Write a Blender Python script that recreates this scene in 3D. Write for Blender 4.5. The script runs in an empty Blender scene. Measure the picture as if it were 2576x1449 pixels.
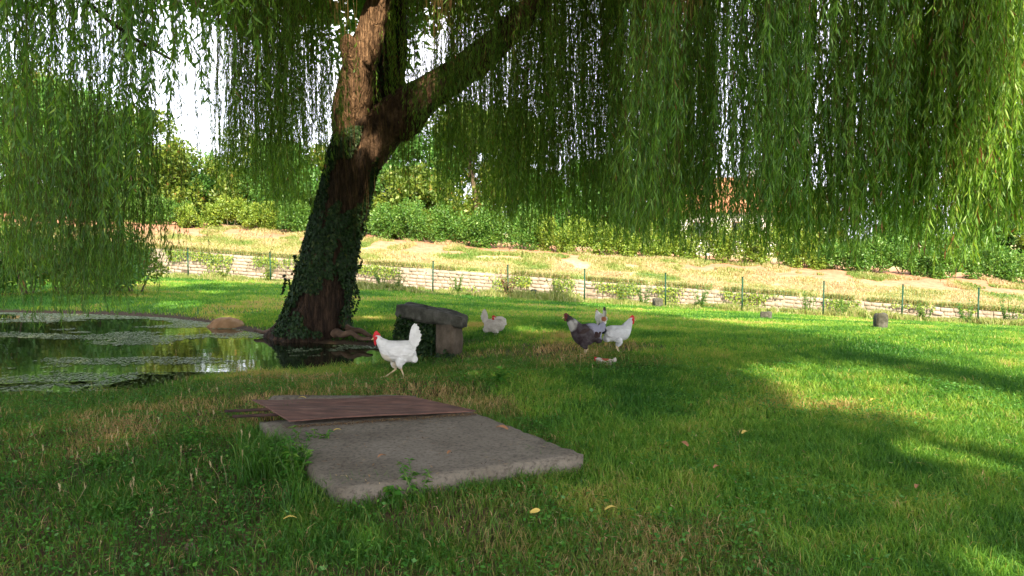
import bpy, bmesh, math, random
import numpy as np
from mathutils import Vector, Matrix, noise as mn
R = math.radians
random.seed(7); rng = np.random.default_rng(7)
scn = bpy.context.scene
COL = scn.collection

# ---------------------------------------------------------------- camera, sky, sun, exposure
CAM_Z = 1.35; F = 1931.0; CX = 1287.5; CY = 724.5
PITCH = math.atan(124.5 / F)
cam = bpy.data.cameras.new('camera'); camo = bpy.data.objects.new('camera', cam); COL.objects.link(camo)
cam.sensor_width = 36; cam.lens = 36 * F / 2575; cam.clip_start = 0.05; cam.clip_end = 2000
camo.location = (0, 0, CAM_Z); camo.rotation_euler = (R(90) - PITCH, 0, 0)
scn.camera = camo

SUN_EL = R(38); SUN_AZ = R(-13)          # azimuth of the sun seen from above, measured from "behind the camera"
SD = np.array([math.sin(R(13)) * math.cos(SUN_EL), -math.cos(R(13)) * math.cos(SUN_EL), math.sin(SUN_EL)])
sun = bpy.data.lights.new('sun', 'SUN'); sun.energy = 5.0; sun.angle = R(0.6); sun.color = (1.0, 0.85, 0.62)
suno = bpy.data.objects.new('sun', sun); COL.objects.link(suno)
suno.rotation_euler = Vector(SD).to_track_quat('Z', 'Y').to_euler()

world = bpy.data.worlds.new('World'); scn.world = world; world.use_nodes = True
nt = world.node_tree; nt.nodes.clear()
wo = nt.nodes.new('ShaderNodeOutputWorld'); bg = nt.nodes.new('ShaderNodeBackground')
sky = nt.nodes.new('ShaderNodeTexSky'); sky.sky_type = 'NISHITA'; sky.sun_disc = False
sky.sun_elevation = SUN_EL; sky.sun_rotation = math.atan2(SD[0], SD[1]); sky.dust_density = 3.0; sky.air_density = 1.0
bg.inputs['Strength'].default_value = 0.15
tc = nt.nodes.new('ShaderNodeTexCoord'); mp = nt.nodes.new('ShaderNodeMapping'); mp.inputs['Scale'].default_value = (1, 1, 2.5)
nz = nt.nodes.new('ShaderNodeTexNoise'); nz.inputs['Scale'].default_value = 1.6; nz.inputs['Detail'].default_value = 6
rp = nt.nodes.new('ShaderNodeValToRGB'); rp.color_ramp.elements[0].position = .36; rp.color_ramp.elements[1].position = .62
rp.color_ramp.elements[0].color = (.25, .25, .25, 1)
mx = nt.nodes.new('ShaderNodeMixRGB'); mx.inputs[2].default_value = (7.4, 7.4, 8.2, 1)
L = nt.links.new
L(tc.outputs['Generated'], mp.inputs[0]); L(mp.outputs[0], nz.inputs['Vector']); L(nz.outputs['Fac'], rp.inputs[0])
L(rp.outputs[0], mx.inputs[0]); L(sky.outputs[0], mx.inputs[1]); L(mx.outputs[0], bg.inputs['Color']); L(bg.outputs[0], wo.inputs[0])

scn.view_settings.view_transform = 'Standard'; scn.view_settings.look = 'None'
scn.view_settings.exposure = 1.6; scn.view_settings.gamma = 1
scn.render.resolution_x = 1024; scn.render.resolution_y = 576
try:
    scn.cycles.max_bounces = 6; scn.cycles.diffuse_bounces = 4; scn.cycles.glossy_bounces = 3
    scn.cycles.transmission_bounces = 4; scn.cycles.sample_clamp_indirect = 6
except Exception: pass

# ---------------------------------------------------------------- helpers
def ray(u, v):
    a = (u - CX) / F; b = -(v - CY) / F
    c, s = math.cos(PITCH), math.sin(PITCH)
    return np.array([a, c + b * s, -s + b * c])
def P(u, v, Y):
    r = ray(u, v); return np.array([0, 0, CAM_Z]) + r * (Y / r[1])
def on_plane(u, v, z):
    r = ray(u, v); return np.array([0, 0, CAM_Z]) + r * ((z - CAM_Z) / r[2])

_tab = rng.random((64, 64, 64)).astype(np.float32)
def vn(x, y, z=0.0, s=1.0):
    x = np.asarray(x) * s + 100.5; y = np.asarray(y) * s + 200.5; z = np.asarray(z) * s + 300.5 + np.zeros_like(x)
    xi = np.floor(x).astype(int); yi = np.floor(y).astype(int); zi = np.floor(z).astype(int)
    fx = x - xi; fy = y - yi; fz = z - zi
    fx = fx * fx * (3 - 2 * fx); fy = fy * fy * (3 - 2 * fy); fz = fz * fz * (3 - 2 * fz)
    def g(a, b, c): return _tab[(xi + a) % 64, (yi + b) % 64, (zi + c) % 64]
    r = 0
    for a in (0, 1):
        for b in (0, 1):
            for c in (0, 1):
                r = r + g(a, b, c) * (fx if a else 1 - fx) * (fy if b else 1 - fy) * (fz if c else 1 - fz)
    return r
def fbm(x, y, z=0.0, s=1.0, o=4):
    r = 0; a = .5; t = 0
    for i in range(o):
        r = r + a * vn(x, y, z, s * 2 ** i); t += a; a *= .5
    return r / t
def ss(a, b, x):
    t = np.clip((x - a) / (b - a), 0, 1); return t * t * (3 - 2 * t)

def tag(o, label=None, cat=None, group=None, kind=None):
    if label: o['label'] = label
    if cat: o['category'] = cat
    if group: o['group'] = group
    if kind: o['kind'] = kind
    return o
def empty(name, loc=(0, 0, 0), rz=0.0):
    o = bpy.data.objects.new(name, None); COL.objects.link(o); o.location = loc; o.rotation_euler = (0, 0, rz)
    o.empty_display_size = .1; return o
def link_mesh(name, me, mat, parent=None, smooth=False):
    o = bpy.data.objects.new(name, me); COL.objects.link(o)
    if mat is not None and not me.materials: me.materials.append(mat)
    if parent is not None: o.parent = parent
    if smooth: me.polygons.foreach_set('use_smooth', [True] * len(me.polygons))
    return o
def mesh_np(name, V, Fc, mat=None, parent=None, rnd=None, smooth=False, loc=None):
    V = np.asarray(V, dtype=np.float32).reshape(-1, 3); Fc = np.asarray(Fc, dtype=np.int32)
    k = Fc.shape[1]; m = Fc.shape[0]
    me = bpy.data.meshes.new(name)
    if loc is not None: V = V - np.asarray(loc, dtype=np.float32)
    me.vertices.add(len(V)); me.vertices.foreach_set('co', V.ravel())
    me.loops.add(m * k); me.loops.foreach_set('vertex_index', Fc.ravel())
    me.polygons.add(m); me.polygons.foreach_set('loop_start', np.arange(m, dtype=np.int32) * k)
    try: me.polygons.foreach_set('loop_total', np.full(m, k, dtype=np.int32))
    except Exception: pass
    if smooth: me.polygons.foreach_set('use_smooth', np.ones(m, dtype=bool))
    if rnd is not None:
        at = me.attributes.new('rnd', 'FLOAT', 'POINT'); at.data.foreach_set('value', np.asarray(rnd, dtype=np.float32))
    me.update(calc_edges=True)
    o = link_mesh(name, me, mat, parent)
    if loc is not None and parent is None: o.location = loc
    return o
class Acc:
    def __init__(s): s.V = []; s.F = []; s.r = []; s.n = 0
    def add(s, V, Fc, r=None):
        V = np.asarray(V, dtype=float).reshape(-1, 3); s.V.append(V); s.F.append(np.asarray(Fc) + s.n); s.n += len(V)
        s.r.append(np.zeros(len(V)) if r is None else np.broadcast_to(r, (len(V),)))
    def build(s, name, mat, parent=None, smooth=False, loc=None):
        return mesh_np(name, np.concatenate(s.V), np.concatenate(s.F), mat, parent, np.concatenate(s.r), smooth, loc)

def norm(a): return a / (np.linalg.norm(a, axis=-1, keepdims=True) + 1e-9)
def leafquads(base, d, side, Ln, W, bend=None):
    n = len(base); Ln = np.broadcast_to(Ln, (n,))[:, None]; W = np.broadcast_to(W, (n,))[:, None]
    V = np.empty((n, 4, 3))
    V[:, 0] = base; V[:, 1] = base + d * Ln * .42 + side * W / 2; V[:, 2] = base + d * Ln; V[:, 3] = base + d * Ln * .42 - side * W / 2
    if bend is not None: V[:, 2] += bend
    return V.reshape(-1, 3), np.arange(n * 4).reshape(n, 4)
def tube_np(pts, rad, sides=8, rough=0.0, seed=0, lobes=None, cap=True):
    pts = np.asarray(pts, float); n = len(pts); rad = np.broadcast_to(rad, (n,))
    T = np.gradient(pts, axis=0); T = norm(T)
    ref = np.array([0, 1.0, 0.13]); A = norm(np.cross(T, ref)); B = np.cross(T, A)
    th = np.linspace(0, 2 * math.pi, sides, endpoint=False)
    ct, st = np.cos(th), np.sin(th)
    rr = np.repeat(rad[:, None], sides, 1).copy()
    if rough:
        sx = np.arange(n)[:, None] * .35 + seed
        rr *= 1 + rough * (fbm(ct[None] * 2.5 + seed * 3.1, st[None] * 2.5 + 0 * sx, sx, 1.6, 3) - .5) * 2
    if lobes is not None: rr *= lobes(th[None], np.linspace(0, 1, n)[:, None])
    V = pts[:, None] + rr[..., None] * (A[:, None] * ct[None, :, None] + B[:, None] * st[None, :, None])
    V = V.reshape(-1, 3)
    i = np.arange(n - 1)[:, None] * sides; j = np.arange(sides)[None]; j2 = (j + 1) % sides
    Fc = np.stack([i + j, i + j2, i + sides + j2, i + sides + j], -1).reshape(-1, 4)
    if cap:
        V = np.concatenate([V, pts[:1], pts[-1:]]); c0 = n * sides; c1 = c0 + 1
        jj = np.arange(sides); j2 = (jj + 1) % sides
        Fc = np.concatenate([Fc, np.stack([np.full(sides, c0), j2, jj, jj], -1), np.stack([np.full(sides, c1), (n - 1) * sides + jj, (n - 1) * sides + j2, (n - 1) * sides + j2], -1)])
    return V, Fc
def tube(name, pts, rad, mat, parent=None, sides=8, rough=0, seed=0, lobes=None, loc=None):
    V, Fc = tube_np(pts, rad, sides, rough, seed, lobes, cap=False)
    o = mesh_np(name, V, Fc, mat, parent, None, True, loc); return o
def spline(pts, n):
    pts = np.asarray(pts, float); k = len(pts); t = np.linspace(0, k - 1, n); out = []
    for a in t:
        i = min(int(a), k - 2); f = a - i
        p0 = pts[max(i - 1, 0)]; p1 = pts[i]; p2 = pts[i + 1]; p3 = pts[min(i + 2, k - 1)]
        out.append(.5 * ((2 * p1) + (-p0 + p2) * f + (2 * p0 - 5 * p1 + 4 * p2 - p3) * f * f + (-p0 + 3 * p1 - 3 * p2 + p3) * f ** 3))
    return np.array(out)
def bm_obj(name, bm, mat, parent=None, smooth=False):
    me = bpy.data.meshes.new(name); bm.to_mesh(me); bm.free(); return link_mesh(name, me, mat, parent, smooth)

# ---------------------------------------------------------------- materials
def new_mat(name):
    m = bpy.data.materials.new(name); m.use_nodes = True; t = m.node_tree; t.nodes.clear()
    o = t.nodes.new('ShaderNodeOutputMaterial'); return m, t, o
def ramp(t, stops, fac):
    r = t.nodes.new('ShaderNodeValToRGB'); el = r.color_ramp.elements
    while len(el) < len(stops): el.new(.5)
    for e, (p, c) in zip(el, stops): e.position = p; e.color = (*c, 1)
    t.links.new(fac, r.inputs[0]); return r.outputs[0]
def leaf_mat(name, stops, trans=.35, gloss=.04, rough=.45):
    m, t, o = new_mat(name)
    at = t.nodes.new('ShaderNodeAttribute'); at.attribute_name = 'rnd'
    c = ramp(t, stops, at.outputs['Fac'])
    d = t.nodes.new('ShaderNodeBsdfDiffuse'); tr = t.nodes.new('ShaderNodeBsdfTranslucent')
    g = t.nodes.new('ShaderNodeBsdfGlossy'); g.inputs['Roughness'].default_value = rough
    g.inputs['Color'].default_value = (.8, .9, .8, 1)
    bright = t.nodes.new('ShaderNodeMixRGB'); bright.blend_type = 'MULTIPLY'; bright.inputs[0].default_value = 1
    bright.inputs[2].default_value = (1.35, 1.25, .6, 1)
    t.links.new(c, d.inputs[0]); t.links.new(c, bright.inputs[1]); t.links.new(bright.outputs[0], tr.inputs[0])
    a = t.nodes.new('ShaderNodeMixShader'); a.inputs[0].default_value = trans
    b = t.nodes.new('ShaderNodeMixShader'); b.inputs[0].default_value = gloss
    t.links.new(d.outputs[0], a.inputs[1]); t.links.new(tr.outputs[0], a.inputs[2])
    t.links.new(a.outputs[0], b.inputs[1]); t.links.new(g.outputs[0], b.inputs[2]); t.links.new(b.outputs[0], o.inputs[0])
    return m
def noise_mat(name, stops, scale=4, detail=6, rough=.9, bump=.3, bscale=None, stretch=(1, 1, 1), spec=.2, metal=0, bdist=.02, coord='Object'):
    m, t, o = new_mat(name)
    tc = t.nodes.new('ShaderNodeTexCoord'); mp = t.nodes.new('ShaderNodeMapping'); mp.inputs['Scale'].default_value = stretch
    n1 = t.nodes.new('ShaderNodeTexNoise'); n1.inputs['Scale'].default_value = scale; n1.inputs['Detail'].default_value = detail
    n1.inputs['Roughness'].default_value = .62
    t.links.new(tc.outputs[coord], mp.inputs[0]); t.links.new(mp.outputs[0], n1.inputs['Vector'])
    c = ramp(t, stops, n1.outputs['Fac'])
    p = t.nodes.new('ShaderNodeBsdfPrincipled'); p.inputs['Roughness'].default_value = rough
    p.inputs['Specular IOR Level'].default_value = spec; p.inputs['Metallic'].default_value = metal
    t.links.new(c, p.inputs['Base Color'])
    if bump:
        n2 = t.nodes.new('ShaderNodeTexNoise'); n2.inputs['Scale'].default_value = bscale or scale * 4; n2.inputs['Detail'].default_value = 8
        t.links.new(mp.outputs[0], n2.inputs['Vector'])
        bp = t.nodes.new('ShaderNodeBump'); bp.inputs['Strength'].default_value = bump; bp.inputs['Distance'].default_value = bdist
        t.links.new(n2.outputs['Fac'], bp.inputs['Height']); t.links.new(bp.outputs[0], p.inputs['Normal'])
    t.links.new(p.outputs[0], o.inputs[0]); return m

M = {}
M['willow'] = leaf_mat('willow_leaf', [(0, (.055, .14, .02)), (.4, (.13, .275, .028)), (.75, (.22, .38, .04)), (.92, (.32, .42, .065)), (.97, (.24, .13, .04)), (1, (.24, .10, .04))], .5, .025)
M['twig'] = noise_mat('willow_twig', [(.3, (.05, .028, .012)), (.7, (.13, .08, .03))], 3, bump=0)
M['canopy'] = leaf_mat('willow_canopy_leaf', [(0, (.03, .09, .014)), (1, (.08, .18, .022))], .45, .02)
M['grass'] = leaf_mat('grass_blade', [(0, (.035, .125, .018)), (.5, (.12, .275, .032)), (.78, (.25, .36, .05)), (.9, (.36, .37, .10)), (1, (.40, .30, .12))], .42, .015)
M['rough_grass'] = leaf_mat('rough_grass_blade', [(0, (.03, .10, .012)), (.4, (.065, .17, .018)), (.65, (.12, .21, .026)), (.8, (.22, .20, .06)), (1, (.44, .30, .15))], .35, .02)
M['dry_grass'] = leaf_mat('dry_grass_blade', [(0, (.12, .21, .04)), (.4, (.24, .27, .08)), (.7, (.42, .36, .19)), (1, (.42, .32, .20))], .35, .02)
M['litter'] = leaf_mat('straw_litter', [(0, (.05, .03, .02)), (.4, (.16, .09, .05)), (.8, (.34, .22, .11)), (1, (.45, .36, .2))], .1, .01)
M['weed'] = leaf_mat('weed_leaf', [(0, (.04, .16, .02)), (.6, (.08, .26, .03)), (1, (.18, .32, .05))], .4, .04)
M['hedge_yellow'] = leaf_mat('hedge_leaf_yellow', [(0, (.07, .13, .015)), (.5, (.15, .24, .025)), (1, (.30, .34, .05))], .35, .03)
M['hedge_green'] = leaf_mat('hedge_leaf_green', [(0, (.03, .10, .015)), (.5, (.08, .19, .025)), (1, (.18, .28, .05))], .35, .03)
M['tree_green'] = leaf_mat('tree_leaf_green', [(0, (.04, .12, .02)), (.5, (.08, .21, .04)), (1, (.16, .30, .06))], .4, .03)
M['tree_olive'] = leaf_mat('tree_leaf_olive', [(0, (.05, .10, .015)), (.5, (.12, .19, .025)), (.9, (.22, .27, .04)), (1, (.3, .18, .05))], .4, .03)
M['dry_shrub'] = leaf_mat('dry_shrub_leaf', [(0, (.16, .07, .04)), (.6, (.30, .16, .09)), (1, (.20, .24, .06))], .25, .02)
M['ivy'] = leaf_mat('ivy_leaf', [(0, (.006, .018, .005)), (.6, (.014, .038, .009)), (.93, (.03, .065, .016)), (1, (.07, .09, .02))], .15, .02, .5)
M['duckweed'] = leaf_mat('duckweed_frond', [(0, (.10, .14, .07)), (.6, (.19, .23, .14)), (1, (.28, .32, .22))], .1, .06, .3)
M['algae'] = leaf_mat('algae_film', [(0, (.14, .26, .03)), (1, (.28, .40, .06))], .1, .05, .3)
M['bark'] = noise_mat('willow_bark', [(.3, (.010, .007, .005)), (.5, (.038, .024, .015)), (.7, (.10, .06, .035))], 8, rough=.95, bump=1.0, bscale=12, stretch=(2.6, 2.6, .4), bdist=.15)
M['bark_tan'] = noise_mat('bare_tan_wood', [(.3, (.03, .018, .011)), (.48, (.13, .075, .042)), (.7, (.34, .21, .12))], 9, rough=.95, bump=1.0, bscale=13, stretch=(3, 3, .35), bdist=.16)
M['bark_mid'] = noise_mat('limb_bark', [(.3, (.016, .010, .007)), (.5, (.07, .042, .025)), (.7, (.18, .11, .065))], 6, rough=.9, bump=1.0, bscale=10, stretch=(2, 2, 1), bdist=.06)
M['bark_far'] = noise_mat('tree_bark', [(.3, (.06, .045, .03)), (.7, (.16, .12, .08))], 5, stretch=(2, 2, .5))
M['stone'] = noise_mat('weathered_stone', [(.28, (.02, .022, .016)), (.45, (.05, .05, .038)), (.6, (.09, .088, .072)), (.75, (.17, .165, .145))], 7, bump=.8, bscale=18, bdist=.03)
M['pillar'] = noise_mat('old_pillar_stone', [(.28, (.035, .028, .018)), (.5, (.09, .072, .05)), (.75, (.16, .13, .095))], 6, bump=.7, bscale=20, bdist=.02)
def concrete_mat():
    m, t, o = new_mat('worn_concrete'); tc = t.nodes.new('ShaderNodeTexCoord')
    def nz(sc, d=8, r_=.7):
        n = t.nodes.new('ShaderNodeTexNoise'); n.inputs['Scale'].default_value = sc; n.inputs['Detail'].default_value = d; n.inputs['Roughness'].default_value = r_
        t.links.new(tc.outputs['Object'], n.inputs['Vector']); return n.outputs['Fac']
    def mx(f, a, b, mode='MIX', fac=None):
        q = t.nodes.new('ShaderNodeMixRGB'); q.blend_type = mode
        if f is not None: t.links.new(f, q.inputs[0])
        else: q.inputs[0].default_value = fac
        t.links.new(a, q.inputs[1]); t.links.new(b, q.inputs[2]); return q.outputs[0]
    c = ramp(t, [(.3, (.115, .098, .072)), (.5, (.17, .148, .115)), (.7, (.235, .208, .166))], nz(2.2))
    c = mx(None, c, ramp(t, [(.35, (.45, .43, .40)), (.5, (1, 1, 1)), (.68, (1.25, 1.22, 1.15))], nz(38, 4)), 'MULTIPLY', .75)
    st = ramp(t, [(.57, (0, 0, 0)), (.70, (.9, .9, .9))], nz(3.6, 12)); dk = t.nodes.new('ShaderNodeRGB'); dk.outputs[0].default_value = (.045, .038, .026, 1); c = mx(st, c, dk.outputs[0])
    vo = t.nodes.new('ShaderNodeTexVoronoi'); vo.inputs['Scale'].default_value = 55; t.links.new(tc.outputs['Object'], vo.inputs['Vector'])
    pit = ramp(t, [(.04, (.5, .47, .42)), (.11, (1, 1, 1))], vo.outputs['Distance']); c = mx(None, c, pit, 'MULTIPLY', .8)
    p = t.nodes.new('ShaderNodeBsdfPrincipled'); p.inputs['Roughness'].default_value = .95; p.inputs['Specular IOR Level'].default_value = .15
    b1 = t.nodes.new('ShaderNodeBump'); b1.inputs['Distance'].default_value = .012; b1.inputs['Strength'].default_value = .9; t.links.new(nz(30, 10, .75), b1.inputs['Height'])
    t.links.new(b1.outputs[0], p.inputs['Normal']); t.links.new(c, p.inputs['Base Color']); t.links.new(p.outputs[0], o.inputs[0]); return m
M['concrete'] = concrete_mat()
M['rust'] = noise_mat('rusty_iron', [(.3, (.06, .034, .026)), (.45, (.105, .056, .042)), (.6, (.155, .082, .06)), (.72, (.24, .145, .10))], 6, detail=9, bump=.4, bscale=50, stretch=(1, 3, 1), rough=.75, bdist=.004)
M['rust_bar'] = noise_mat('dark_iron', [(.3, (.03, .02, .018)), (.7, (.08, .045, .035))], 12)
M['wall_stone'] = noise_mat('canal_wall_stone', [(.3, (.17, .14, .105)), (.45, (.27, .225, .18)), (.7, (.36, .305, .255))], 1.9, bump=.5, bscale=8, bdist=.03)
M['mortar'] = noise_mat('wall_mortar', [(.3, (.20, .16, .12)), (.7, (.28, .23, .18))], 3, bump=.3)
M['footing'] = noise_mat('grey_footing', [(.3, (.12, .12, .09)), (.7, (.24, .22, .18))], 2, bump=.4)  # grey concrete footing, darker than the stone courses above
M['post_green'] = noise_mat('green_fence_post', [(.3, (.006, .035, .018)), (.7, (.012, .06, .03))], 9, bump=0, rough=.5)
M['wire'] = noise_mat('green_fence_wire', [(.3, (.04, .16, .08)), (.7, (.06, .2, .1))], 9, bump=0, rough=.5)
M['plaster'] = noise_mat('white_plaster', [(.3, (.62, .58, .54)), (.7, (.78, .75, .72))], .8, bump=.1)
M['plaster_pink'] = noise_mat('pale_pink_plaster', [(.3, (.50, .42, .38)), (.7, (.64, .56, .52))], .8, bump=.1)
M['glass'] = noise_mat('dark_pane', [(.3, (.03, .035, .04)), (.7, (.05, .06, .07))], 1, bump=0, rough=.1, spec=.6)
M['frame'] = noise_mat('brown_frame', [(.3, (.12, .07, .04)), (.7, (.18, .10, .06))], 5, bump=0)
M['root'] = noise_mat('root_bark', [(.3, (.04, .026, .016)), (.7, (.15, .095, .06))], 6, bump=.8, bscale=12, stretch=(1, 1, 1), bdist=.03)
M['boulder'] = noise_mat('tan_boulder', [(.3, (.16, .085, .035)), (.5, (.26, .15, .07)), (.7, (.33, .21, .11))], 5, bump=.6, bscale=14, bdist=.02)
M['yellow_leaf'] = noise_mat('fallen_leaf', [(.3, (.42, .30, .06)), (.7, (.60, .48, .14))], 30, bump=0)
M['brown_leaf'] = noise_mat('fallen_leaf_brown', [(.3, (.24, .11, .05)), (.7, (.38, .2, .1))], 30, bump=0)
M['pebble'] = noise_mat('brown_stone', [(.3, (.12, .075, .055)), (.7, (.22, .15, .12))], 12, bump=.6)
M['seed'] = leaf_mat('seed_head', [(0, (.30, .25, .13)), (1, (.50, .42, .26))], .3, .02)

def roof_mat(name, c1, c2):
    m, t, o = new_mat(name)
    tc = t.nodes.new('ShaderNodeTexCoord'); w = t.nodes.new('ShaderNodeTexWave'); w.bands_direction = 'X'
    w.inputs['Scale'].default_value = 1.6; w.inputs['Distortion'].default_value = .6; w.inputs['Detail'].default_value = 2
    n = t.nodes.new('ShaderNodeTexNoise'); n.inputs['Scale'].default_value = 2.2; n.inputs['Detail'].default_value = 8
    t.links.new(tc.outputs['Object'], w.inputs['Vector']); t.links.new(tc.outputs['Object'], n.inputs['Vector'])
    c = ramp(t, [(.3, c1), (.7, c2)], n.outputs['Fac'])
    p = t.nodes.new('ShaderNodeBsdfPrincipled'); p.inputs['Roughness'].default_value = .9
    b = t.nodes.new('ShaderNodeBump'); b.inputs['Distance'].default_value = .08; b.inputs['Strength'].default_value = .8
    t.links.new(w.outputs['Fac'], b.inputs['Height']); t.links.new(b.outputs[0], p.inputs['Normal'])
    t.links.new(c, p.inputs['Base Color']); t.links.new(p.outputs[0], o.inputs[0]); return m
M['roof_red'] = roof_mat('terracotta_tiles', (.34, .13, .06), (.52, .24, .12))
M['roof_brown'] = roof_mat('weathered_tiles', (.30, .19, .14), (.44, .30, .22))

# ---------------------------------------------------------------- terrain
WZ = -0.22
pond_px = [(-420, 770), (-150, 780), (0, 786), (260, 792), (420, 800), (520, 812), (640, 838), (700, 853), (800, 864), (880, 868), (960, 874), (1010, 886), (1005, 905), (960, 915), (880, 922), (760, 934), (640, 941), (480, 955), (400, 975), (330, 990), (150, 996), (0, 1000), (-250, 1010), (-500, 1000)]
POND = np.array([on_plane(u, v, WZ)[:2] for u, v in pond_px])
def pond_sd(X, Y): return poly_sd(POND, X, Y)
def poly_sd(POND, X, Y):
    X = np.asarray(X, float); Y = np.asarray(Y, float)
    d = np.full(X.shape, 1e9); ins = np.zeros(X.shape, bool); n = len(POND)
    for i in range(n):
        a = POND[i]; b = POND[(i + 1) % n]; e = b - a
        t = np.clip(((X - a[0]) * e[0] + (Y - a[1]) * e[1]) / (e @ e), 0, 1)
        d = np.minimum(d, np.hypot(X - a[0] - t * e[0], Y - a[1] - t * e[1]))
        c = ((a[1] > Y) != (b[1] > Y)) & (X < (b[0] - a[0]) * (Y - a[1]) / (b[1] - a[1] + 1e-12) + a[0])
        ins ^= c
    return np.where(ins, -d, d)
TF = 24.6; TE = 25.5; TW = 29.7; TH = 36.8
def tline(X, Y): return Y + .2 * X
def base_z(X, Y):
    t = tline(X, Y); Xc = np.clip(X, -40, 30)
    lawn = ss(8, 25, Y + .08 * X) * (-.55 - .046 * Xc)
    zw = -.05 - .065 * Xc
    bank = zw + (ss(TW, TH + 1.5, t)) * .95 + .02 * np.clip(t - TH, 0, 60)
    ditch = np.minimum(lawn, zw) - 1.3
    z = np.where(t < TE, lawn, np.where(t < TW + .25, lawn + (ditch - lawn) * ss(TE, TE + 1.3, t), bank))
    return z
def terrain(X, Y, fine=True):
    z = base_z(X, Y)
    t = tline(X, Y)
    sd = pond_sd(X, Y)
    if fine:
        z = z + (fbm(X, Y, 0, .9, 4) - .5) * .07 * ss(0, .8, sd) + np.where(t > TW + .3, (fbm(X, Y, 3, .8, 4) - .5) * .28 * ss(TW + .3, TW + 2, t), 0)
        z = z + np.where(t < TE, (fbm(X, Y, 9, 5, 2) - .5) * .03, 0)
    return np.where(sd < 3.2, np.minimum(z, WZ + np.where(sd < 0, np.clip(sd, -1.2, 0) * .45, .015 * (1 - np.exp(-sd * 8)) + sd * .085)), z)
def GZ(x, y): return float(terrain(np.array([float(x)]), np.array([float(y)]))[0])
def ground_at(u, v):
    r = ray(u, v); ts = np.linspace(2, 80, 8000); X = r[0] * ts; Y = r[1] * ts; Z = CAM_Z + r[2] * ts
    b = terrain(X, Y, False); i = int(np.argmax(Z < b)); return np.array([X[i], Y[i], GZ(X[i], Y[i])])

# outline on the ground of the shade the willow crown throws (decides how far the crown reaches)
def gflat(u, v):
    r = ray(u, v); ts = np.linspace(2, 60, 4000); b = base_z(r[0] * ts, r[1] * ts); i = int(np.argmax(CAM_Z + r[2] * ts < b)); return (r[0] * ts[i], r[1] * ts[i])
SHADE = np.array([gflat(u, v) for u, v in [(-900, 742), (0, 730), (420, 720), (600, 716), (760, 718), (900, 714), (1050, 735), (1240, 760), (1330, 748), (1420, 752), (1500, 775), (1700, 797), (1900, 838), (2100, 868), (2300, 906), (2575, 968), (2900, 1050), (2900, 1085), (2575, 995), (2400, 965), (2200, 945), (2020, 925), (1850, 915), (1880, 950), (2010, 985), (1930, 1000), (2080, 1040), (2250, 1062), (2400, 1120), (2520, 1170), (2900, 1240), (3400, 1600), (-1200, 1600)]])
def shade_sd(q): return poly_sd(SHADE, q[:, 0] - SD[0] / SD[2] * q[:, 2], q[:, 1] - SD[1] / SD[2] * q[:, 2])
xs = np.unique(np.concatenate([np.linspace(-400, -60, 12), np.linspace(-60, -20, 60), np.linspace(-20, -9, 90), np.linspace(-9, 7, 200), np.linspace(7, 25, 120), np.linspace(25, 60, 40), np.linspace(60, 400, 12)]))
ys = np.unique(np.concatenate([np.linspace(-300, -20, 10), np.linspace(-20, 1, 30), np.linspace(1, 19, 250), np.linspace(19, 48, 240), np.linspace(48, 90, 30), np.linspace(90, 600, 14)]))
GX, GY = np.meshgrid(xs, ys)
GZm = terrain(GX, GY)
V = np.stack([GX, GY, GZm], -1).reshape(-1, 3); nx = len(xs); ny = len(ys)
ii = (np.arange(ny - 1)[:, None] * nx + np.arange(nx - 1)[None]).ravel()
Fc = np.stack([ii, ii + 1, ii + nx + 1, ii + nx], -1)
tt = tline(GX, GY).ravel(); sdv = pond_sd(GX, GY).ravel()
def rough_zone(X, Y):
    """1 where the ground is scruffy and dry (left foreground, round the hens and the bench), 0 on the mown lawn"""
    a = 1 - ss(-.4, 1.1, X - (fbm(X, Y, 5, .8, 2) - .5) * 1.2 + .25 * np.clip(Y - 4.5, 0, 3))
    a = a * (1 - ss(7.2, 8.6, Y))
    b = np.exp(-(((X + .1) / 1.5) ** 2 + ((Y - 8.9) / 1.2) ** 2)) * 1.25
    g2 = np.exp(-(((X - 1.1) / .7) ** 2 + ((Y - 8.3) / .5) ** 2)) * 1.1
    h2 = np.exp(-(((X + .9) / .5) ** 2 + ((Y - 6.7) / .35) ** 2)) * 1.1
    c = np.exp(-(((X + 2.2) / 2.0) ** 2 + ((Y - 10.6) / .8) ** 2))
    d = ss(4.3, 3.3, Y) * .6 if False else 1 - ss(3.2, 4.4, Y - .1 * X); d = d * .55 * (1 - ss(.8, 2.2, X))
    e = np.exp(-(((X - 1.3) / .6) ** 2 + ((Y - 9.6) / .5) ** 2))
    return np.clip(np.maximum.reduce([a, b, c, d, e, g2, h2]), 0, 1)
rz_ = rough_zone(GX, GY).ravel()
gm, t, o = new_mat('ground_soil')
def attr(n):
    a = t.nodes.new('ShaderNodeAttribute'); a.attribute_name = n; return a.outputs['Fac']
tcg = t.nodes.new('ShaderNodeTexCoord')
def nzt(s, d=8):
    n = t.nodes.new('ShaderNodeTexNoise'); n.inputs['Scale'].default_value = s; n.inputs['Detail'].default_value = d
    n.inputs['Roughness'].default_value = .65; t.links.new(tcg.outputs['Object'], n.inputs['Vector']); return n.outputs['Fac']
def mixc(f, a, b):
    m = t.nodes.new('ShaderNodeMixRGB'); t.links.new(f, m.inputs[0]); t.links.new(a, m.inputs[1]); t.links.new(b, m.inputs[2]); return m.outputs[0]
cl = ramp(t, [(.3, (.035, .10, .012)), (.55, (.055, .15, .018)), (.75, (.10, .15, .03))], nzt(3))
cs = ramp(t, [(.3, (.045, .03, .018)), (.5, (.10, .065, .038)), (.65, (.15, .10, .055)), (.8, (.07, .10, .025))], nzt(7))
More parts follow.
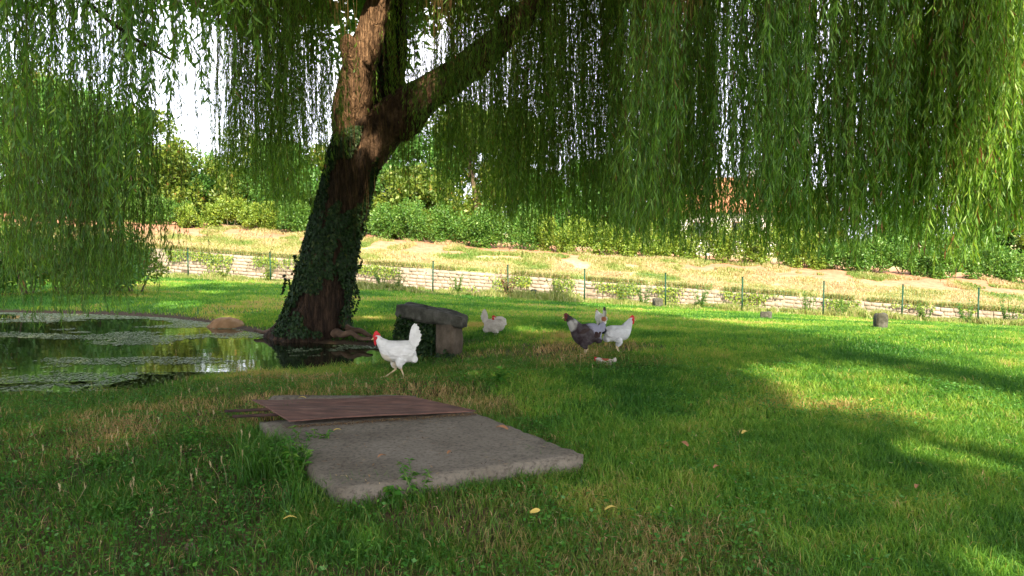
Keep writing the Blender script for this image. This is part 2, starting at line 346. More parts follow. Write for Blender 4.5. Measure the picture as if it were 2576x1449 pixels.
cb = ramp(t, [(.3, (.20, .24, .08)), (.45, (.33, .29, .14)), (.6, (.42, .34, .19)), (.75, (.26, .29, .12))], nzt(9))
cr = ramp(t, [(.3, (.22, .115, .065)), (.55, (.33, .18, .105)), (.75, (.38, .26, .16))], nzt(3.4))
cm = ramp(t, [(.3, (.03, .022, .014)), (.7, (.075, .05, .03))], nzt(8))
c = mixc(attr('soil'), cl, cs); c = mixc(attr('bank'), c, cb); c = mixc(attr('red'), c, cr); c = mixc(attr('mud'), c, cm)
p = t.nodes.new('ShaderNodeBsdfPrincipled'); p.inputs['Roughness'].default_value = 1; p.inputs['Specular IOR Level'].default_value = .1
bp = t.nodes.new('ShaderNodeBump'); bp.inputs['Strength'].default_value = .7; bp.inputs['Distance'].default_value = .04
t.links.new(nzt(14), bp.inputs['Height']); t.links.new(bp.outputs[0], p.inputs['Normal'])
t.links.new(c, p.inputs['Base Color']); t.links.new(p.outputs[0], o.inputs[0])
ground = mesh_np('ground', V, Fc, gm, smooth=True)
tag(ground, kind='structure')
nn = fbm(V[:, 0], V[:, 1], 1, .5, 4)
for nm, arr in (('soil', np.clip(rz_ * 1.1 * ss(.42, .55, fbm(V[:, 0], V[:, 1], 2, 1.7, 3) + .15 * rz_), 0, 1)),
                ('bank', ss(TE - .3, TE + .6, tt)),
                ('red', ss(TW + 3.6, TW + 4.8, tt + (nn - .5) * 3.0) * (1 - ss(TH + 6, TH + 9, tt))),
                ('mud', (1 - ss(.15, .6, sdv + (nn - .5) * .5)))):
    a = ground.data.attributes.new(nm, 'FLOAT', 'POINT'); a.data.foreach_set('value', np.asarray(arr, dtype=np.float32))

# water
wm, t, o = new_mat('pond_water')
p = t.nodes.new('ShaderNodeBsdfPrincipled'); p.inputs['Base Color'].default_value = (.010, .014, .006, 1)
p.inputs['Roughness'].default_value = .035; p.inputs['IOR'].default_value = 1.33; p.inputs['Specular IOR Level'].default_value = .75
tcw = t.nodes.new('ShaderNodeTexCoord'); n = t.nodes.new('ShaderNodeTexNoise'); n.inputs['Scale'].default_value = 3.5; n.inputs['Detail'].default_value = 2
bp = t.nodes.new('ShaderNodeBump'); bp.inputs['Strength'].default_value = .06; bp.inputs['Distance'].default_value = .02
t.links.new(tcw.outputs['Object'], n.inputs['Vector']); t.links.new(n.outputs['Fac'], bp.inputs['Height']); t.links.new(bp.outputs[0], p.inputs['Normal'])
t.links.new(p.outputs[0], o.inputs[0])
x0, x1 = POND[:, 0].min() - 1, POND[:, 0].max() + .6; y0, y1 = POND[:, 1].min() - .6, POND[:, 1].max() + .8
bm = bmesh.new(); pc = POND.mean(0); bm.faces.new([bm.verts.new((p_[0] + e_[0], p_[1] + e_[1], WZ)) for p_, e_ in ((p_, norm(p_ - pc) * .12) for p_ in POND)])
bmesh.ops.triangulate(bm, faces=bm.faces[:])
tag(bm_obj('water', bm, wm), kind='structure')

# ---------------------------------------------------------------- duckweed on the pond
n = 360000
X = rng.uniform(x0, x1, n); Y = rng.uniform(y0, y1, n); sd = pond_sd(X, Y)
pat = fbm(X * .55, Y * 1.15, 4, 1.1, 4) + .25 * (fbm(X, Y, 8, 7, 3) - .5)
far = ss(12.5, 15.5, Y); edge = ss(-.5, 0.05, sd)
thr = .70 - .20 * far - .10 * edge
k = (sd < .03) & (pat > thr) & (rng.random(n) < .62)
X, Y = X[k], Y[k]; n = len(X)
base = np.stack([X, Y, WZ + .004 + rng.random(n) * .004], -1); a = rng.uniform(0, 6.28, n)
d = np.stack([np.cos(a), np.sin(a), 0 * a], -1); s = np.stack([-np.sin(a), np.cos(a), 0 * a], -1)
sz = rng.uniform(.018, .045, n) * (1 + .35 * far[k])
V, Fc = leafquads(base, d, s, sz, sz * .9)
tag(mesh_np('duckweed', V, Fc, M['duckweed'], rnd=np.repeat(rng.random(n), 4)), 'grey green duckweed drifting in patches on the dark pond', 'duckweed', kind='stuff')
# bright algae at the near left edge
n = 60000
X = rng.uniform(-9, -2.6, n); Y = rng.uniform(7.2, 8.9, n); sd = pond_sd(X, Y)
k = (sd < .05) & (sd > -.75) & (fbm(X, Y, 2, 2.2, 3) > .47)
X, Y = X[k], Y[k]; n = len(X); base = np.stack([X, Y, np.full(n, WZ + .012)], -1); a = rng.uniform(0, 6.28, n)
d = np.stack([np.cos(a), np.sin(a), 0 * a], -1); s = np.stack([-np.sin(a), np.cos(a), 0 * a], -1)
V, Fc = leafquads(base, d, s, rng.uniform(.02, .05, n), .035)
tag(mesh_np('algae', V, Fc, M['algae'], rnd=np.repeat(rng.random(n), 4)), 'yellow green algae along the near edge of the pond', 'algae', kind='stuff')

# ---------------------------------------------------------------- the big willow
TY = 12.1
willow = empty('willow_tree', P(785, 850, TY))
tag(willow, 'old weeping willow with a leaning ivy-clad trunk at the pond edge', 'tree')
WL = np.array(willow.location)
def Wl(pts): return np.asarray(pts) - WL
def pxr(w, Y): return w / F * Y / 2
tr = [(774, 885, 228), (783, 850, 198), (795, 800, 172), (808, 740, 153), (822, 680, 142), (835, 610, 134), (850, 550, 130), (868, 490, 128), (885, 430, 132), (900, 380, 138), (912, 335, 132), (920, 295, 105)]
tp = spline([P(u, v, TY) for u, v, w in tr], 60); trad = np.interp(np.linspace(0, 1, 60), np.linspace(0, 1, 12), [pxr(w * .93, TY) for _, _, w in tr])
def bark_lobes(th, s):
    fl = np.exp(-s * 11)
    l = 1 + fl * .14 * np.cos(5 * th + .6) + .10 * fl * np.cos(9 * th + 2)
    l = l + .035 * (np.abs(((th * 9 / math.pi + np.sin(s * 9 + th * 3) * .8) % 2) - 1) - .5)
    l = l + .05 * np.cos(3 * th + s * 5) + .02 * np.cos(7 * th - s * 14)
    return l
tube('trunk', Wl(tp), trad, M['bark'], willow, 72, .08, 3, bark_lobes)
def limb(pts, n=30, sides=24, seed=1, name='limb', rough=.16, mat='bark'):
    pts = [(u, v, w, Y + .8) for u, v, w, Y in pts]
    p3 = spline([P(u, v, Y) for u, v, w, Y in pts], n); r = np.interp(np.linspace(0, 1, n), np.linspace(0, 1, len(pts)), [pxr(w, Y) for _, _, w, Y in pts])
    tube(name, Wl(p3), r, M[mat], willow, sides, rough, seed, lambda th, s: 1 + .05 * np.cos(5 * th + s * 9) + .03 * np.cos(9 * th - s * 7)); return p3
limb([(895, 400, 95, 11.3), (882, 300, 92, 11.2), (890, 230, 88, 11.1), (908, 160, 80, 11.1), (938, 60, 66, 11.1), (965, -60, 56, 11.0), (960, -300, 45, 10.6), (900, -600, 30, 9.8)], 60, seed=2, mat='bark_tan', rough=.22)
p2nd = limb([(930, 380, 90, 11.4), (962, 290, 88, 11.5), (978, 180, 76, 11.6), (990, 60, 66, 11.7), (1000, -120, 54, 11.9), (1040, -400, 35, 12.4)], 34, seed=5)
limb([(915, 390, 110, 11.3), (990, 300, 104, 11.2), (1080, 232, 88, 11.0), (1180, 165, 74, 10.7), (1270, 88, 66, 10.3), (1340, 15, 56, 9.9), (1430, -90, 46, 9.4), (1600, -190, 36, 8.6), (1850, -260, 28, 7.8), (2200, -300, 18, 7.2)], 50, seed=9, mat='bark_mid')
# bulges and stubs on the fork
limb([(1010, 330, 60, 11.2), (1050, 300, 46, 10.9), (1085, 270, 16, 10.7)], 12, 16, 4, 'branch_stub')
limb([(895, 190, 50, 11.0), (878, 130, 44, 10.8), (880, 100, 40, 10.7), (886, 92, 8, 10.7)], 12, 16, 6, 'branch_stub', mat='bark_tan')
# overhead branches carrying the hanging shoots
def branch(p, r0, r1, seed):
    p3 = spline(p, 22); tube('branch', Wl(p3), np.linspace(r0, r1, 22), M['bark'], willow, 10, .1, seed)
top = P(940, -150, 11.0)
branch([top, (-4.5, 9.5, 6.3), (-6.2, 8, 6.0), (-8, 7, 5.0)], .13, .03, 1)
branch([top, (-2.5, 8.5, 7.4), (-2.4, 6, 6.6), (-2.6, 3.6, 4.2), (-2.7, 2.6, 3.1)], .14, .02, 2)
branch([top, (-1.0, 8.5, 7.8), (.6, 6, 7.0), (1.0, 3, 5.2)], .14, .03, 3)
branch([top, (-4.2, 12.5, 6.8), (-6.5, 13.5, 6.2), (-8.5, 13.5, 5.2)], .13, .03, 4)
branch([top, (-1.5, 13.5, 7.4), (.5, 15.5, 7), (2, 17, 5.8)], .13, .03, 5)
branch([P(1430, -90, 9.4), (2.6, 9.4, 5.8), (5, 10.5, 6.4), (7, 11, 5.6)], .10, .03, 6)
branch([P(1600, -190, 8.6), (2.8, 7.4, 5.4), (4.4, 6.3, 5.3), (5.8, 6.4, 4.7)], .09, .02, 7)
branch([(-2.55, 4.4, 5.0), (-3.3, 4.6, 4.0), (-3.9, 5, 3.3), (-4.3, 5.6, 2.9)], .035, .012, 8)
branch([(-2.6, 3.8, 4.4), (-2.9, 4.4, 3.3), (-2.55, 4.8, 2.75), (-2.2, 5.1, 2.5)], .025, .008, 9)


# sun gaps: holes cut in the leaf canopy, along the line to the sun from each lit spot
GAPS = [(P(885, 225, 11.7), .44), (P(895, 130, 11.7), .38), (P(880, 290, 11.7), .3), (P(940, 30, 11.7), .32), (P(1075, 225, 11.6), .30), (P(1300, 60, 10.6), .22),
        (ground_at(570, 805), .35), (ground_at(460, 765), .6), (ground_at(540, 735), .5), (ground_at(930, 1325), .15), (ground_at(905, 1390), .13), (ground_at(930, 800), .35), (ground_at(1330, 830), .45),
        (ground_at(1600, 830), .28), (ground_at(740, 1140), .05), (ground_at(560, 1085), .12), (ground_at(420, 1020), .10), (ground_at(200, 1010), .15), (ground_at(2500, 1420), .25), (ground_at(450, 720), .5), (ground_at(1450, 905), .15), (ground_at(2080, 1000), .4)]
def lit(pos):
    k = np.zeros(len(pos), bool)
    for q, r in GAPS:
        w = pos - q; s = w @ SD; dd = np.linalg.norm(w - s[:, None] * SD, axis=1); k |= (dd < r) & (s > .25)
    return k

LV, LF, LR, TV, TF_ = [], [], [], [], []
ln = 0; tn = 0
def strands(px, py, ztop, zbot, sway, leafL=.10, leafW=.011, pitch=.025, tone=0.0, bare=0.0, phase=None, twigw=.004, spread=.5, lim=.35):
    """hanging shoots: arrays of positions, tops, bottoms; every shoot is a swaying twig with narrow leaves"""
    global ln, tn
    if lim is not None:
        ok = np.maximum(shade_sd(np.stack([px, py, 2.0 + 0 * px], -1)), shade_sd(np.stack([px, py, 3.8 + 0 * px], -1))) < lim
        px, py, ztop, zbot = px[ok], py[ok], ztop[ok], zbot[ok]
        if phase is not None: phase = phase[ok]
        if len(px) == 0: return
    m = len(px); ph = rng.uniform(0, 6.28, m) if phase is None else phase
    amp = rng.uniform(.3, 1.2, m) * sway; fr = rng.uniform(.5, 1.3, m); ax = rng.uniform(0, 6.28, m)
    drift = rng.normal(0, .025, (m, 2)) + .075 * np.stack([np.sin(ph * 5.0), np.cos(ph * 3.0)], -1)
    def pos(i, z):
        s = ztop[i] - z
        w = amp[i] * np.sin(fr[i] * s + ph[i]) * np.clip(s * .5, 0, 1)
        w2 = amp[i] * .35 * np.sin(fr[i] * 3.3 * s + ph[i] * 2)
        return np.stack([px[i] + (w + w2) * np.cos(ax[i]) + drift[i, 0] * s, py[i] + (w + w2) * np.sin(ax[i]) + drift[i, 1] * s, z], -1)
    cnt = np.maximum(((ztop - zbot) * (1 - bare) / (pitch * .84)).astype(int), 4)
    idx = np.repeat(np.arange(m), cnt)
    u = rng.random(len(idx)) ** .9
    z = ztop[idx] - (ztop - zbot)[idx] * (bare * rng.random(len(idx)) * .0 + u)
    # shoots run bare for stretches
    keep = vn(idx * 1.7, z * 1.6, 0) > .22
    idx, z = idx[keep], z[keep]
    b = pos(idx, z); kk = ~lit(b); idx, b = idx[kk], b[kk]; n = len(idx)
    a = rng.uniform(0, 6.28, n)
    hd = np.stack([np.cos(a), np.sin(a), 0 * a], -1)
    d = norm(hd * rng.uniform(.12, spread, n)[:, None] + np.array([0, 0, -1.0]) + rng.normal(0, .1, (n, 3)))
    s = norm(np.cross(d, rng.normal(0, 1, (n, 3))))
    Ls = leafL * .86 * rng.uniform(.5, 1.25, n)
    V, Fc = leafquads(b, d, s, Ls, leafW * .9 * rng.uniform(.7, 1.3, n), bend=hd * (Ls * rng.uniform(-.2, .25, n))[:, None])
    LV.append(V.astype(np.float32)); LF.append((Fc + ln).astype(np.int32)); ln += len(V)
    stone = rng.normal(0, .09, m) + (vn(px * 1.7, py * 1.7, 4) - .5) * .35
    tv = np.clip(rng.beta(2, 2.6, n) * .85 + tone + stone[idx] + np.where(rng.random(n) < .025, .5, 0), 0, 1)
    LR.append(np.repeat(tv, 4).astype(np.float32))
    # twigs: thin crossed ribbons
    K = 14; tt_ = np.linspace(0, 1, K); ii = np.repeat(np.arange(m), K); zz = ztop[ii] + (zbot - ztop)[ii] * np.tile(tt_, m)
    c = pos(ii, zz); w = (twigw * (1.2 - .8 * np.tile(tt_, m)))[:, None]
    for dx in (np.array([1, 0, 0.]), np.array([0, 1., 0])):
        A = c + dx * w / 2; B = c - dx * w / 2
        VV = np.concatenate([A, B]); q = (np.arange(m)[:, None] * K + np.arange(K - 1)[None]).ravel(); N = m * K
        TV.append(VV); TF_.append(np.stack([q, q + 1, q + 1 + N, q + N], -1) + tn); tn += len(VV)

def bunches(n, xr, yr, ztop, zb, per, rad, zbj=.35, **kw):
    """n bunches of shoots over a ground rectangle; zb bottom height"""
    bx = rng.uniform(*xr, n); by = rng.uniform(*yr, n)
    az = bx / by; dens = np.ones(n)      # thinner parts of the curtain, where the crown opens towards the houses
    for a_, w_, q_ in ((.285, .028, .25), (.013, .018, .4), (.09, .012, .4), (.45, .012, .2), (.36, .01, .4)): dens = np.where(np.abs(az - a_) < w_, q_, dens)
    kb = rng.random(n) < dens; bx, by = bx[kb], by[kb]; n = len(bx)
    c = rng.integers(int(per * .5), int(per * 1.5) + 1, n); i = np.repeat(np.arange(n), c); m = len(i)
    px = bx[i] + rng.normal(0, rad, m); py = by[i] + rng.normal(0, rad, m)
    zt = ztop + rng.uniform(-.6, .6, m); bb = zb + rng.normal(0, zbj, n)[i] + np.abs(rng.normal(0, .35, m)) - np.where(rng.random(m) < .06, .18, 0)
    ph = rng.uniform(0, 6.28, n)[i] + rng.normal(0, .1, m)
    kw.setdefault('sway', .10)
    strands(px, py, zt, np.minimum(bb, zt - .5), phase=ph, **kw)
def bpx(lst, per, rad, ztop=5.6, zbj=.12, **kw):
    """bunches at chosen spots: (u, v_bottom, Y)"""
    for (u, vb, Y) in lst:
        q = P(u, vb, Y); m = int(per * rng.uniform(.7, 1.3))
        px = q[0] + rng.normal(0, rad, m); py = q[1] + rng.normal(0, rad, m)
        zt = np.full(m, ztop) + rng.uniform(-.5, .5, m); bb = q[2] + np.abs(rng.normal(0, .3, m)) + rng.normal(0, zbj)
        k2 = dict(sway=.09); k2.update(kw)
        strands(px, py, zt, np.minimum(bb, zt - .4), phase=rng.uniform(0, 6.28) + rng.normal(0, .12, m), **k2)
# right-hand curtain, close, long fresh leaves
bunches(15, (1.3, 5.0), (6.2, 8.2), 5.4, 1.34, 30, .12, .07, leafL=.115, leafW=.0115, sway=.12, tone=.0)
bunches(20, (1.2, 5.4), (7.6, 10.0), 6.0, 1.34, 30, .13, .10, leafL=.11, leafW=.0115)
bunches(36, (.0, 5.6), (10.0, 13.5), 6.6, 1.45, 26, .12, .2, leafL=.11, leafW=.0125, pitch=.032)
bunches(8, (.4, 4.5), (13.5, 16), 7.0, 1.6, 22, .2, .15, leafL=.12, leafW=.015, pitch=.038, tone=-.05)
bpx([(1420, 560, 10.5), (1490, 590, 10.9), (1550, 600, 10.4), (1610, 580, 10.2), (1660, 610, 10.6), (1370, 560, 11.6), (1450, 520, 11.3), (1240, 470, 9.6), (1160, 380, 10), (1330, 460, 9.7), (1110, 330, 10.4), (1400, 420, 9.2)], 22, .10, tone=.04, pitch=.03, zbj=.25)
bunches(12, (-.8, 4.6), (9.5, 12.5), 6.2, 1.9, 8, .14, .5, pitch=.14, twigw=.005, tone=.3, sway=.08)
bunches(5, (-3.9, -3.0), (9.8, 11.5), 6.2, 2.2, 8, .14, .5, pitch=.14, twigw=.005, tone=.3, sway=.08)
# far right, leaning out into the sun; sunlit look put into a lighter leaf tone
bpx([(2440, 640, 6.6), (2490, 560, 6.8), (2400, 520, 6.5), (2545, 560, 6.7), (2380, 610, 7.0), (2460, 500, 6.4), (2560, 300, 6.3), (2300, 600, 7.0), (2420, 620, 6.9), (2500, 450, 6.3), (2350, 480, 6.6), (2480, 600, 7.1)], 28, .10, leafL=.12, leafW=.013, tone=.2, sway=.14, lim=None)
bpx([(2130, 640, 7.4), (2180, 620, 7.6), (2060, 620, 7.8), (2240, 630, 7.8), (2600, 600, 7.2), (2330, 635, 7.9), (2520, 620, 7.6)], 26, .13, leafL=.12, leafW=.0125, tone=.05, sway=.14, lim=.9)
bpx([(1980, 560, 6.2), (1940, 480, 6.3), (2030, 600, 6.8), (1750, 610, 7.2), (1700, 590, 7.8), (1930, 610, 7.4)], 30, .11, leafL=.12, leafW=.0115, tone=-.02)
for (x_, y_) in ((5.45, 3.8), (5.3, 4.1), (5.15, 4.4), (5.05, 4.7), (4.9, 5.0), (4.8, 5.3), (4.65, 5.6), (4.5, 5.9)):   # unseen curtain added outside the right edge to cast the lawn's shadow band
    m_ = 42; strands(x_ + rng.normal(0, .16, m_), y_ + rng.normal(0, .14, m_), rng.uniform(2.9, 3.5, m_), rng.uniform(1.3, 1.6, m_), .08, lim=None, phase=np.full(m_, 1.0))
# middle, behind and beside the leaning limb
bunches(10, (-.9, .9), (10.2, 13.5), 6.6, 1.8, 24, .15, .15, pitch=.033, tone=.05)
bpx([(1100, 470, 11), (1180, 500, 11.5), (1140, 420, 10.6), (1240, 550, 12), (1300, 560, 12), (1060, 380, 10.8), (1350, 530, 11), (1210, 430, 10.2), (1270, 380, 10), (1400, 330, 9.8), (1520, 580, 11), (1580, 590, 11.5), (1480, 550, 12), (1020, 440, 11.8), (965, 480, 11.9)], 26, .15, leafL=.10, pitch=.03)
# left of the trunk
bpx([(615, 500, 10.6), (640, 530, 11), (690, 540, 11.3), (740, 540, 11.6), (780, 500, 12), (612, 430, 10.2), (660, 480, 10), (720, 470, 10.2), (770, 440, 10.6), (810, 390, 10.8), (625, 400, 9.8), (700, 550, 12.2), (830, 330, 10.3), (750, 380, 9.6)], 34, .18, tone=.03, pitch=.03)
bpx([(610, 480, 12.5), (670, 520, 13), (720, 540, 13.2), (770, 560, 13.5)], 26, .22, tone=.0, pitch=.035)
# thin strands in the sky gap
bpx([(445, 330, 8.5), (480, 620, 9), (540, 380, 9), (465, 690, 9.6), (520, 640, 10), (500, 260, 8), (430, 700, 9)], 5, .16, pitch=.08, twigw=.006)
bpx([(565, 250, 6), (575, 120, 5.5), (500, 230, 6.4)], 7, .06)
# left mass over the pond
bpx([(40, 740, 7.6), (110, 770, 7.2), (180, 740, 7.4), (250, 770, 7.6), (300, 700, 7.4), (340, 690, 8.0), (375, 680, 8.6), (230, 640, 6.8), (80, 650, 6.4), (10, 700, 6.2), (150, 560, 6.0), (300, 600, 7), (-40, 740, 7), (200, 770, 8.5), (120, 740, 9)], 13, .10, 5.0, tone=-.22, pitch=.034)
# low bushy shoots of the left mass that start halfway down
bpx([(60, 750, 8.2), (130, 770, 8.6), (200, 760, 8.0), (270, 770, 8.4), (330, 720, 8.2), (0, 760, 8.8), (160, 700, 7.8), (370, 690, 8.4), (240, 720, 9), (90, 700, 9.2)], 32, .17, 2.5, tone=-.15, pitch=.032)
bunches(4, (-10.5, -7.6), (10.5, 14), 5.5, .8, 20, .3, .3, leafW=.015, pitch=.04)
# close, dark sprays at the top left
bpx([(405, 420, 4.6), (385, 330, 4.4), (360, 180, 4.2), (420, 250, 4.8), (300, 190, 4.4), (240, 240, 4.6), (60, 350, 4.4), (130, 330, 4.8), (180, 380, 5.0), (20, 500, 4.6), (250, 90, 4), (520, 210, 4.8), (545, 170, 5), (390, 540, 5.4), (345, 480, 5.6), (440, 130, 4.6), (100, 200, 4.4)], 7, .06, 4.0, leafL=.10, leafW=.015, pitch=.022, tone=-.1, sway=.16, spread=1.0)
bpx([(2120, 90, 4.6), (1900, 130, 4.8)], 8, .1, 4.2, leafL=.10, leafW=.015, tone=.1)
_keep = rng; rng = np.random.default_rng(99)
bpx([(1735, 610, 9.6), (1790, 615, 9.8), (1870, 600, 9.2), (1905, 610, 9.9), (1830, 330, 9.5), (1820, 612, 10.4), (1880, 400, 10)], 24, .10, tone=-.05, pitch=.028)
bpx([(1480, 560, 11), (1420, 480, 10.5)], 18, .10, tone=-.05, pitch=.03)
rng = _keep
mesh_np('hanging_foliage', Wl(np.concatenate(LV)).astype(np.float32), np.concatenate(LF), M['willow'], willow, np.concatenate(LR))
mesh_np('hanging_shoots', Wl(np.concatenate(TV)), np.concatenate(TF_), M['twig'], willow)
# bare brown water-shoots around the fork and trunk
acc = Acc()
for k in range(110):
    u = rng.uniform(840, 1080); v0 = rng.uniform(150, 420) if u < 960 else rng.uniform(220, 330); Y = 12.1 - rng.uniform(.45, .62) - .5 * max(0, (u - 960) / 150) * .6
    p0 = P(u, v0, Y); ln_ = rng.uniform(.5, 1.9); K = 8; s = np.linspace(0, 1, K)
    pt = np.stack([p0[0] + np.sin(s * 3 + k) * .04 + rng.normal(0, .06) * s, p0[1] + rng.normal(0, .05) * s, p0[2] - s * ln_], -1)
    Vv, Ff = tube_np(pt, .0022 * (1.3 - s), 3, cap=False); acc.add(Vv, Ff)
o = acc.build('water_shoots', M['twig'], None); o.parent = willow; o.location = -WL if False else (0, 0, 0)
o.data.transform(Matrix.Translation(-Vector(WL)))
# upper canopy (out of the frame, it shades the grass)
n = 520000
gx = rng.uniform(-17, 6.5, n); gy = rng.uniform(1.5, 27, n); Z = rng.uniform(5.9, 10.5, n) + 1.2 * (fbm(gx, gy, 4, .5, 2) - .5)
X = gx + SD[0] / SD[2] * Z; Y = gy + SD[1] / SD[2] * Z
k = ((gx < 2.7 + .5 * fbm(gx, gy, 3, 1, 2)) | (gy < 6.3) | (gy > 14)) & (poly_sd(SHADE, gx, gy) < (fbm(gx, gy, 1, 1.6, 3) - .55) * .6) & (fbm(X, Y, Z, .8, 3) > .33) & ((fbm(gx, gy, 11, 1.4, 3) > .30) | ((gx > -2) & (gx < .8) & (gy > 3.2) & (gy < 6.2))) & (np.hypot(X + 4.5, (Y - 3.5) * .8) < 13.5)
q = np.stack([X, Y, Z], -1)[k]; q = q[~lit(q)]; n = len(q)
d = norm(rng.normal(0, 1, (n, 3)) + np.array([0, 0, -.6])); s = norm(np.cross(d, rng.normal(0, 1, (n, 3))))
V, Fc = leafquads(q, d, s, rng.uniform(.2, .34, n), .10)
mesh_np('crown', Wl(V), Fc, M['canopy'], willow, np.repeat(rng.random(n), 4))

# roots at the trunk foot
for i, (a, b, c_) in enumerate([((850, 815, 12.0), (905, 835, 11.7), (960, 852, 11.4)), ((740, 820, 12.0), (690, 832, 12.1), (640, 834, 12.4)), ((840, 840, 11.6), (880, 840, 11.3), (935, 858, 11.0)), ((760, 838, 11.8), (735, 848, 11.7), (705, 855, 11.7))]):
    p3 = spline([P(*a), P(*b), P(*c_)], 16); p3[:, 2] += .02 * np.sin(np.arange(16))
    tube('root', Wl(p3), np.linspace(.065, .02, 16), M['root'], willow, 12, .25, i)

# ivy on the trunk
ivy = empty('ivy', P(800, 835, TY - .4)); tag(ivy, 'dark ivy climbing the leaning trunk of the willow', 'ivy')
N = 46000; s = rng.random(N) ** .8 * .93; th = rng.uniform(0, 2 * math.pi, N)
c = np.stack([np.interp(s, np.linspace(0, 1, 60), tp[:, k]) for k in range(3)], -1); r = np.interp(s, np.linspace(0, 1, 60), trad)
# angle frame close to the tube's own
hor = np.stack([np.cos(th), np.sin(th), 0 * th], -1)
mask = fbm(th * 1.1, s * 5, 2, 1.3, 3) + .12 * np.cos(th - math.pi) * 0 + np.where(hor[:, 0] < .15, .06, -.03) - .08 * ((s < .12) & (hor[:, 0] < -.1))
k = (mask > .49) & (c[:, 2] > -.12); s, th, c, r, hor = s[k], th[k], c[k], r[k], hor[k]; n = len(s)
q = c + hor * (r * (1.06 + .10 * rng.random(n)))[:, None]
nrm = norm(hor + rng.normal(0, .35, (n, 3))); d = norm(np.cross(nrm, np.cross(np.array([0, 0, -1.0]) + rng.normal(0, .5, (n, 3)), nrm))); sd_ = np.cross(nrm, d)
V, Fc = leafquads(q, d, sd_, rng.uniform(.02, .075, n) , rng.uniform(.02, .055, n))
mesh_np('ivy_leaves', V - np.array(ivy.location), Fc, M['ivy'], ivy, np.repeat(rng.random(n), 4))
N = 5200; f = rng.random(N); th2 = rng.uniform(0, 6.28, N); c2 = np.stack([np.interp(f, np.linspace(0, 1, 34), p2nd[:, k]) for k in range(3)], -1); r2 = np.interp(f, [0, 1], [.26, .13])
h2 = np.stack([np.cos(th2), np.sin(th2), 0 * th2], -1); k = fbm(th2, f * 6, 9, 1.4, 3) > .42; c2, h2, r2 = c2[k], h2[k], r2[k]; n = len(c2); q = c2 + h2 * (r2 * rng.uniform(.95, 1.3, n))[:, None]
nr = norm(h2 + rng.normal(0, .4, (n, 3))); d = norm(np.cross(nr, np.cross(np.array([0, 0, -1.0]) + rng.normal(0, .5, (n, 3)), nr))); V, Fc = leafquads(q, d, np.cross(nr, d), rng.uniform(.03, .08, n), rng.uniform(.03, .06, n))
mesh_np('limb_ivy', V - np.array(ivy.location), Fc, M['ivy'], ivy, np.repeat(rng.random(n), 4))
for (u, v0, v1) in [(725, 700, 770), (712, 690, 740), (890, 700, 770), (902, 640, 680), (895, 715, 790), (740, 640, 690), (915, 560, 600)]:
    acc = Acc(); stem = lambda f: P(u + 6 * math.sin(f * 4), v0 + (v1 - v0) * f, TY - .1)
    Vv, Ff = tube_np(np.array([stem(f) for f in np.linspace(0, 1, 10)]), .004, 5, cap=False); acc.add(Vv, Ff)
    for j in range(45):
        f = rng.random(); b = stem(f)[None] + rng.normal(0, .003, 3)
        d = norm(rng.normal(0, 1, (1, 3)) + np.array([0, 0, -.8])); s_ = norm(np.cross(d, rng.normal(0, 1, (1, 3))))
        Vv, Ff = leafquads(b, d, s_, rng.uniform(.03, .06), .045); acc.add(Vv, Ff, rng.random())
    o = acc.build('ivy_spray', M['ivy'], ivy); o.data.transform(Matrix.Translation(-ivy.location))

# builders for leaf masses and whole background trees
def leaf_blob(n, centres, radii, clump, size, seed, flat=1.0):
    g = np.random.default_rng(seed); ci = g.integers(0, len(centres), n)
    C = np.asarray(centres)[ci]; Rr = np.asarray(radii)[ci]
    dirs = norm(g.normal(0, 1, (n, 3))); rad = g.random(n) ** .38
    q = C + dirs * rad[:, None] * Rr
    nz_ = fbm(q[:, 0], q[:, 1], q[:, 2], clump, 3); k = nz_ > .44; q = q[k]; dirs = dirs[k]; n = len(q)
    d = norm(dirs * .5 + g.normal(0, .7, (n, 3))); s = norm(np.cross(d, g.normal(0, 1, (n, 3)) + dirs))
    L_ = size * g.uniform(.6, 1.3, n); V, Fc = leafquads(q, d, s, L_, L_ * .6)
    return V, Fc, np.repeat(np.clip(.5 + g.normal(0, .2, n) + (nz_[k] - .55) * .9, 0, 1), 4)
def make_tree(name, loc, H, Rr, n, size, mat, label, group, seed, trunk_h=None, cat='tree', squash=1.0, low=.25):
    g = np.random.default_rng(seed); e = empty(name, loc); tag(e, label, cat, group)
    th_ = trunk_h or H * .35; cs, rs = [], []
    for i in range(24):
        a = g.uniform(0, 6.28); zz = g.uniform(low, .9); rad = Rr * (1 - ((zz - .5) * 1.5) ** 2) * g.uniform(.25, .72)
        cs.append((math.cos(a) * rad, math.sin(a) * rad, zz * H)); q = g.uniform(.28, .5) * Rr; rs.append((q, q, q * .8 * squash))
    V, Fc, r = leaf_blob(n, cs, rs, 1.6 / max(1, Rr / 2.2), size, seed)
    mesh_np('crown', V, Fc, mat, e, r)
    acc = Acc(); pts = spline([(0, 0, -.3), (.1 * g.normal(), .1, H * .3), (.3 * g.normal(), .2, H * .6), (.3 * g.normal(), 0, H * .85)], 14)
    V, Fc = tube_np(pts, np.linspace(H * .03 + .03, .03, 14), 10, .1, seed, cap=False); acc.add(V, Fc)
    for c in cs[:8]:
        pts2 = spline([pts[5 + int(g.integers(0, 5))], np.array(c) * .6 + np.array([0, 0, H * .2]), c], 8)
        V, Fc = tube_np(pts2, np.linspace(H * .011 + .01, .012, 8), 6, cap=False); acc.add(V, Fc)
    acc.build('trunk', M['bark_far'], e, True); return e

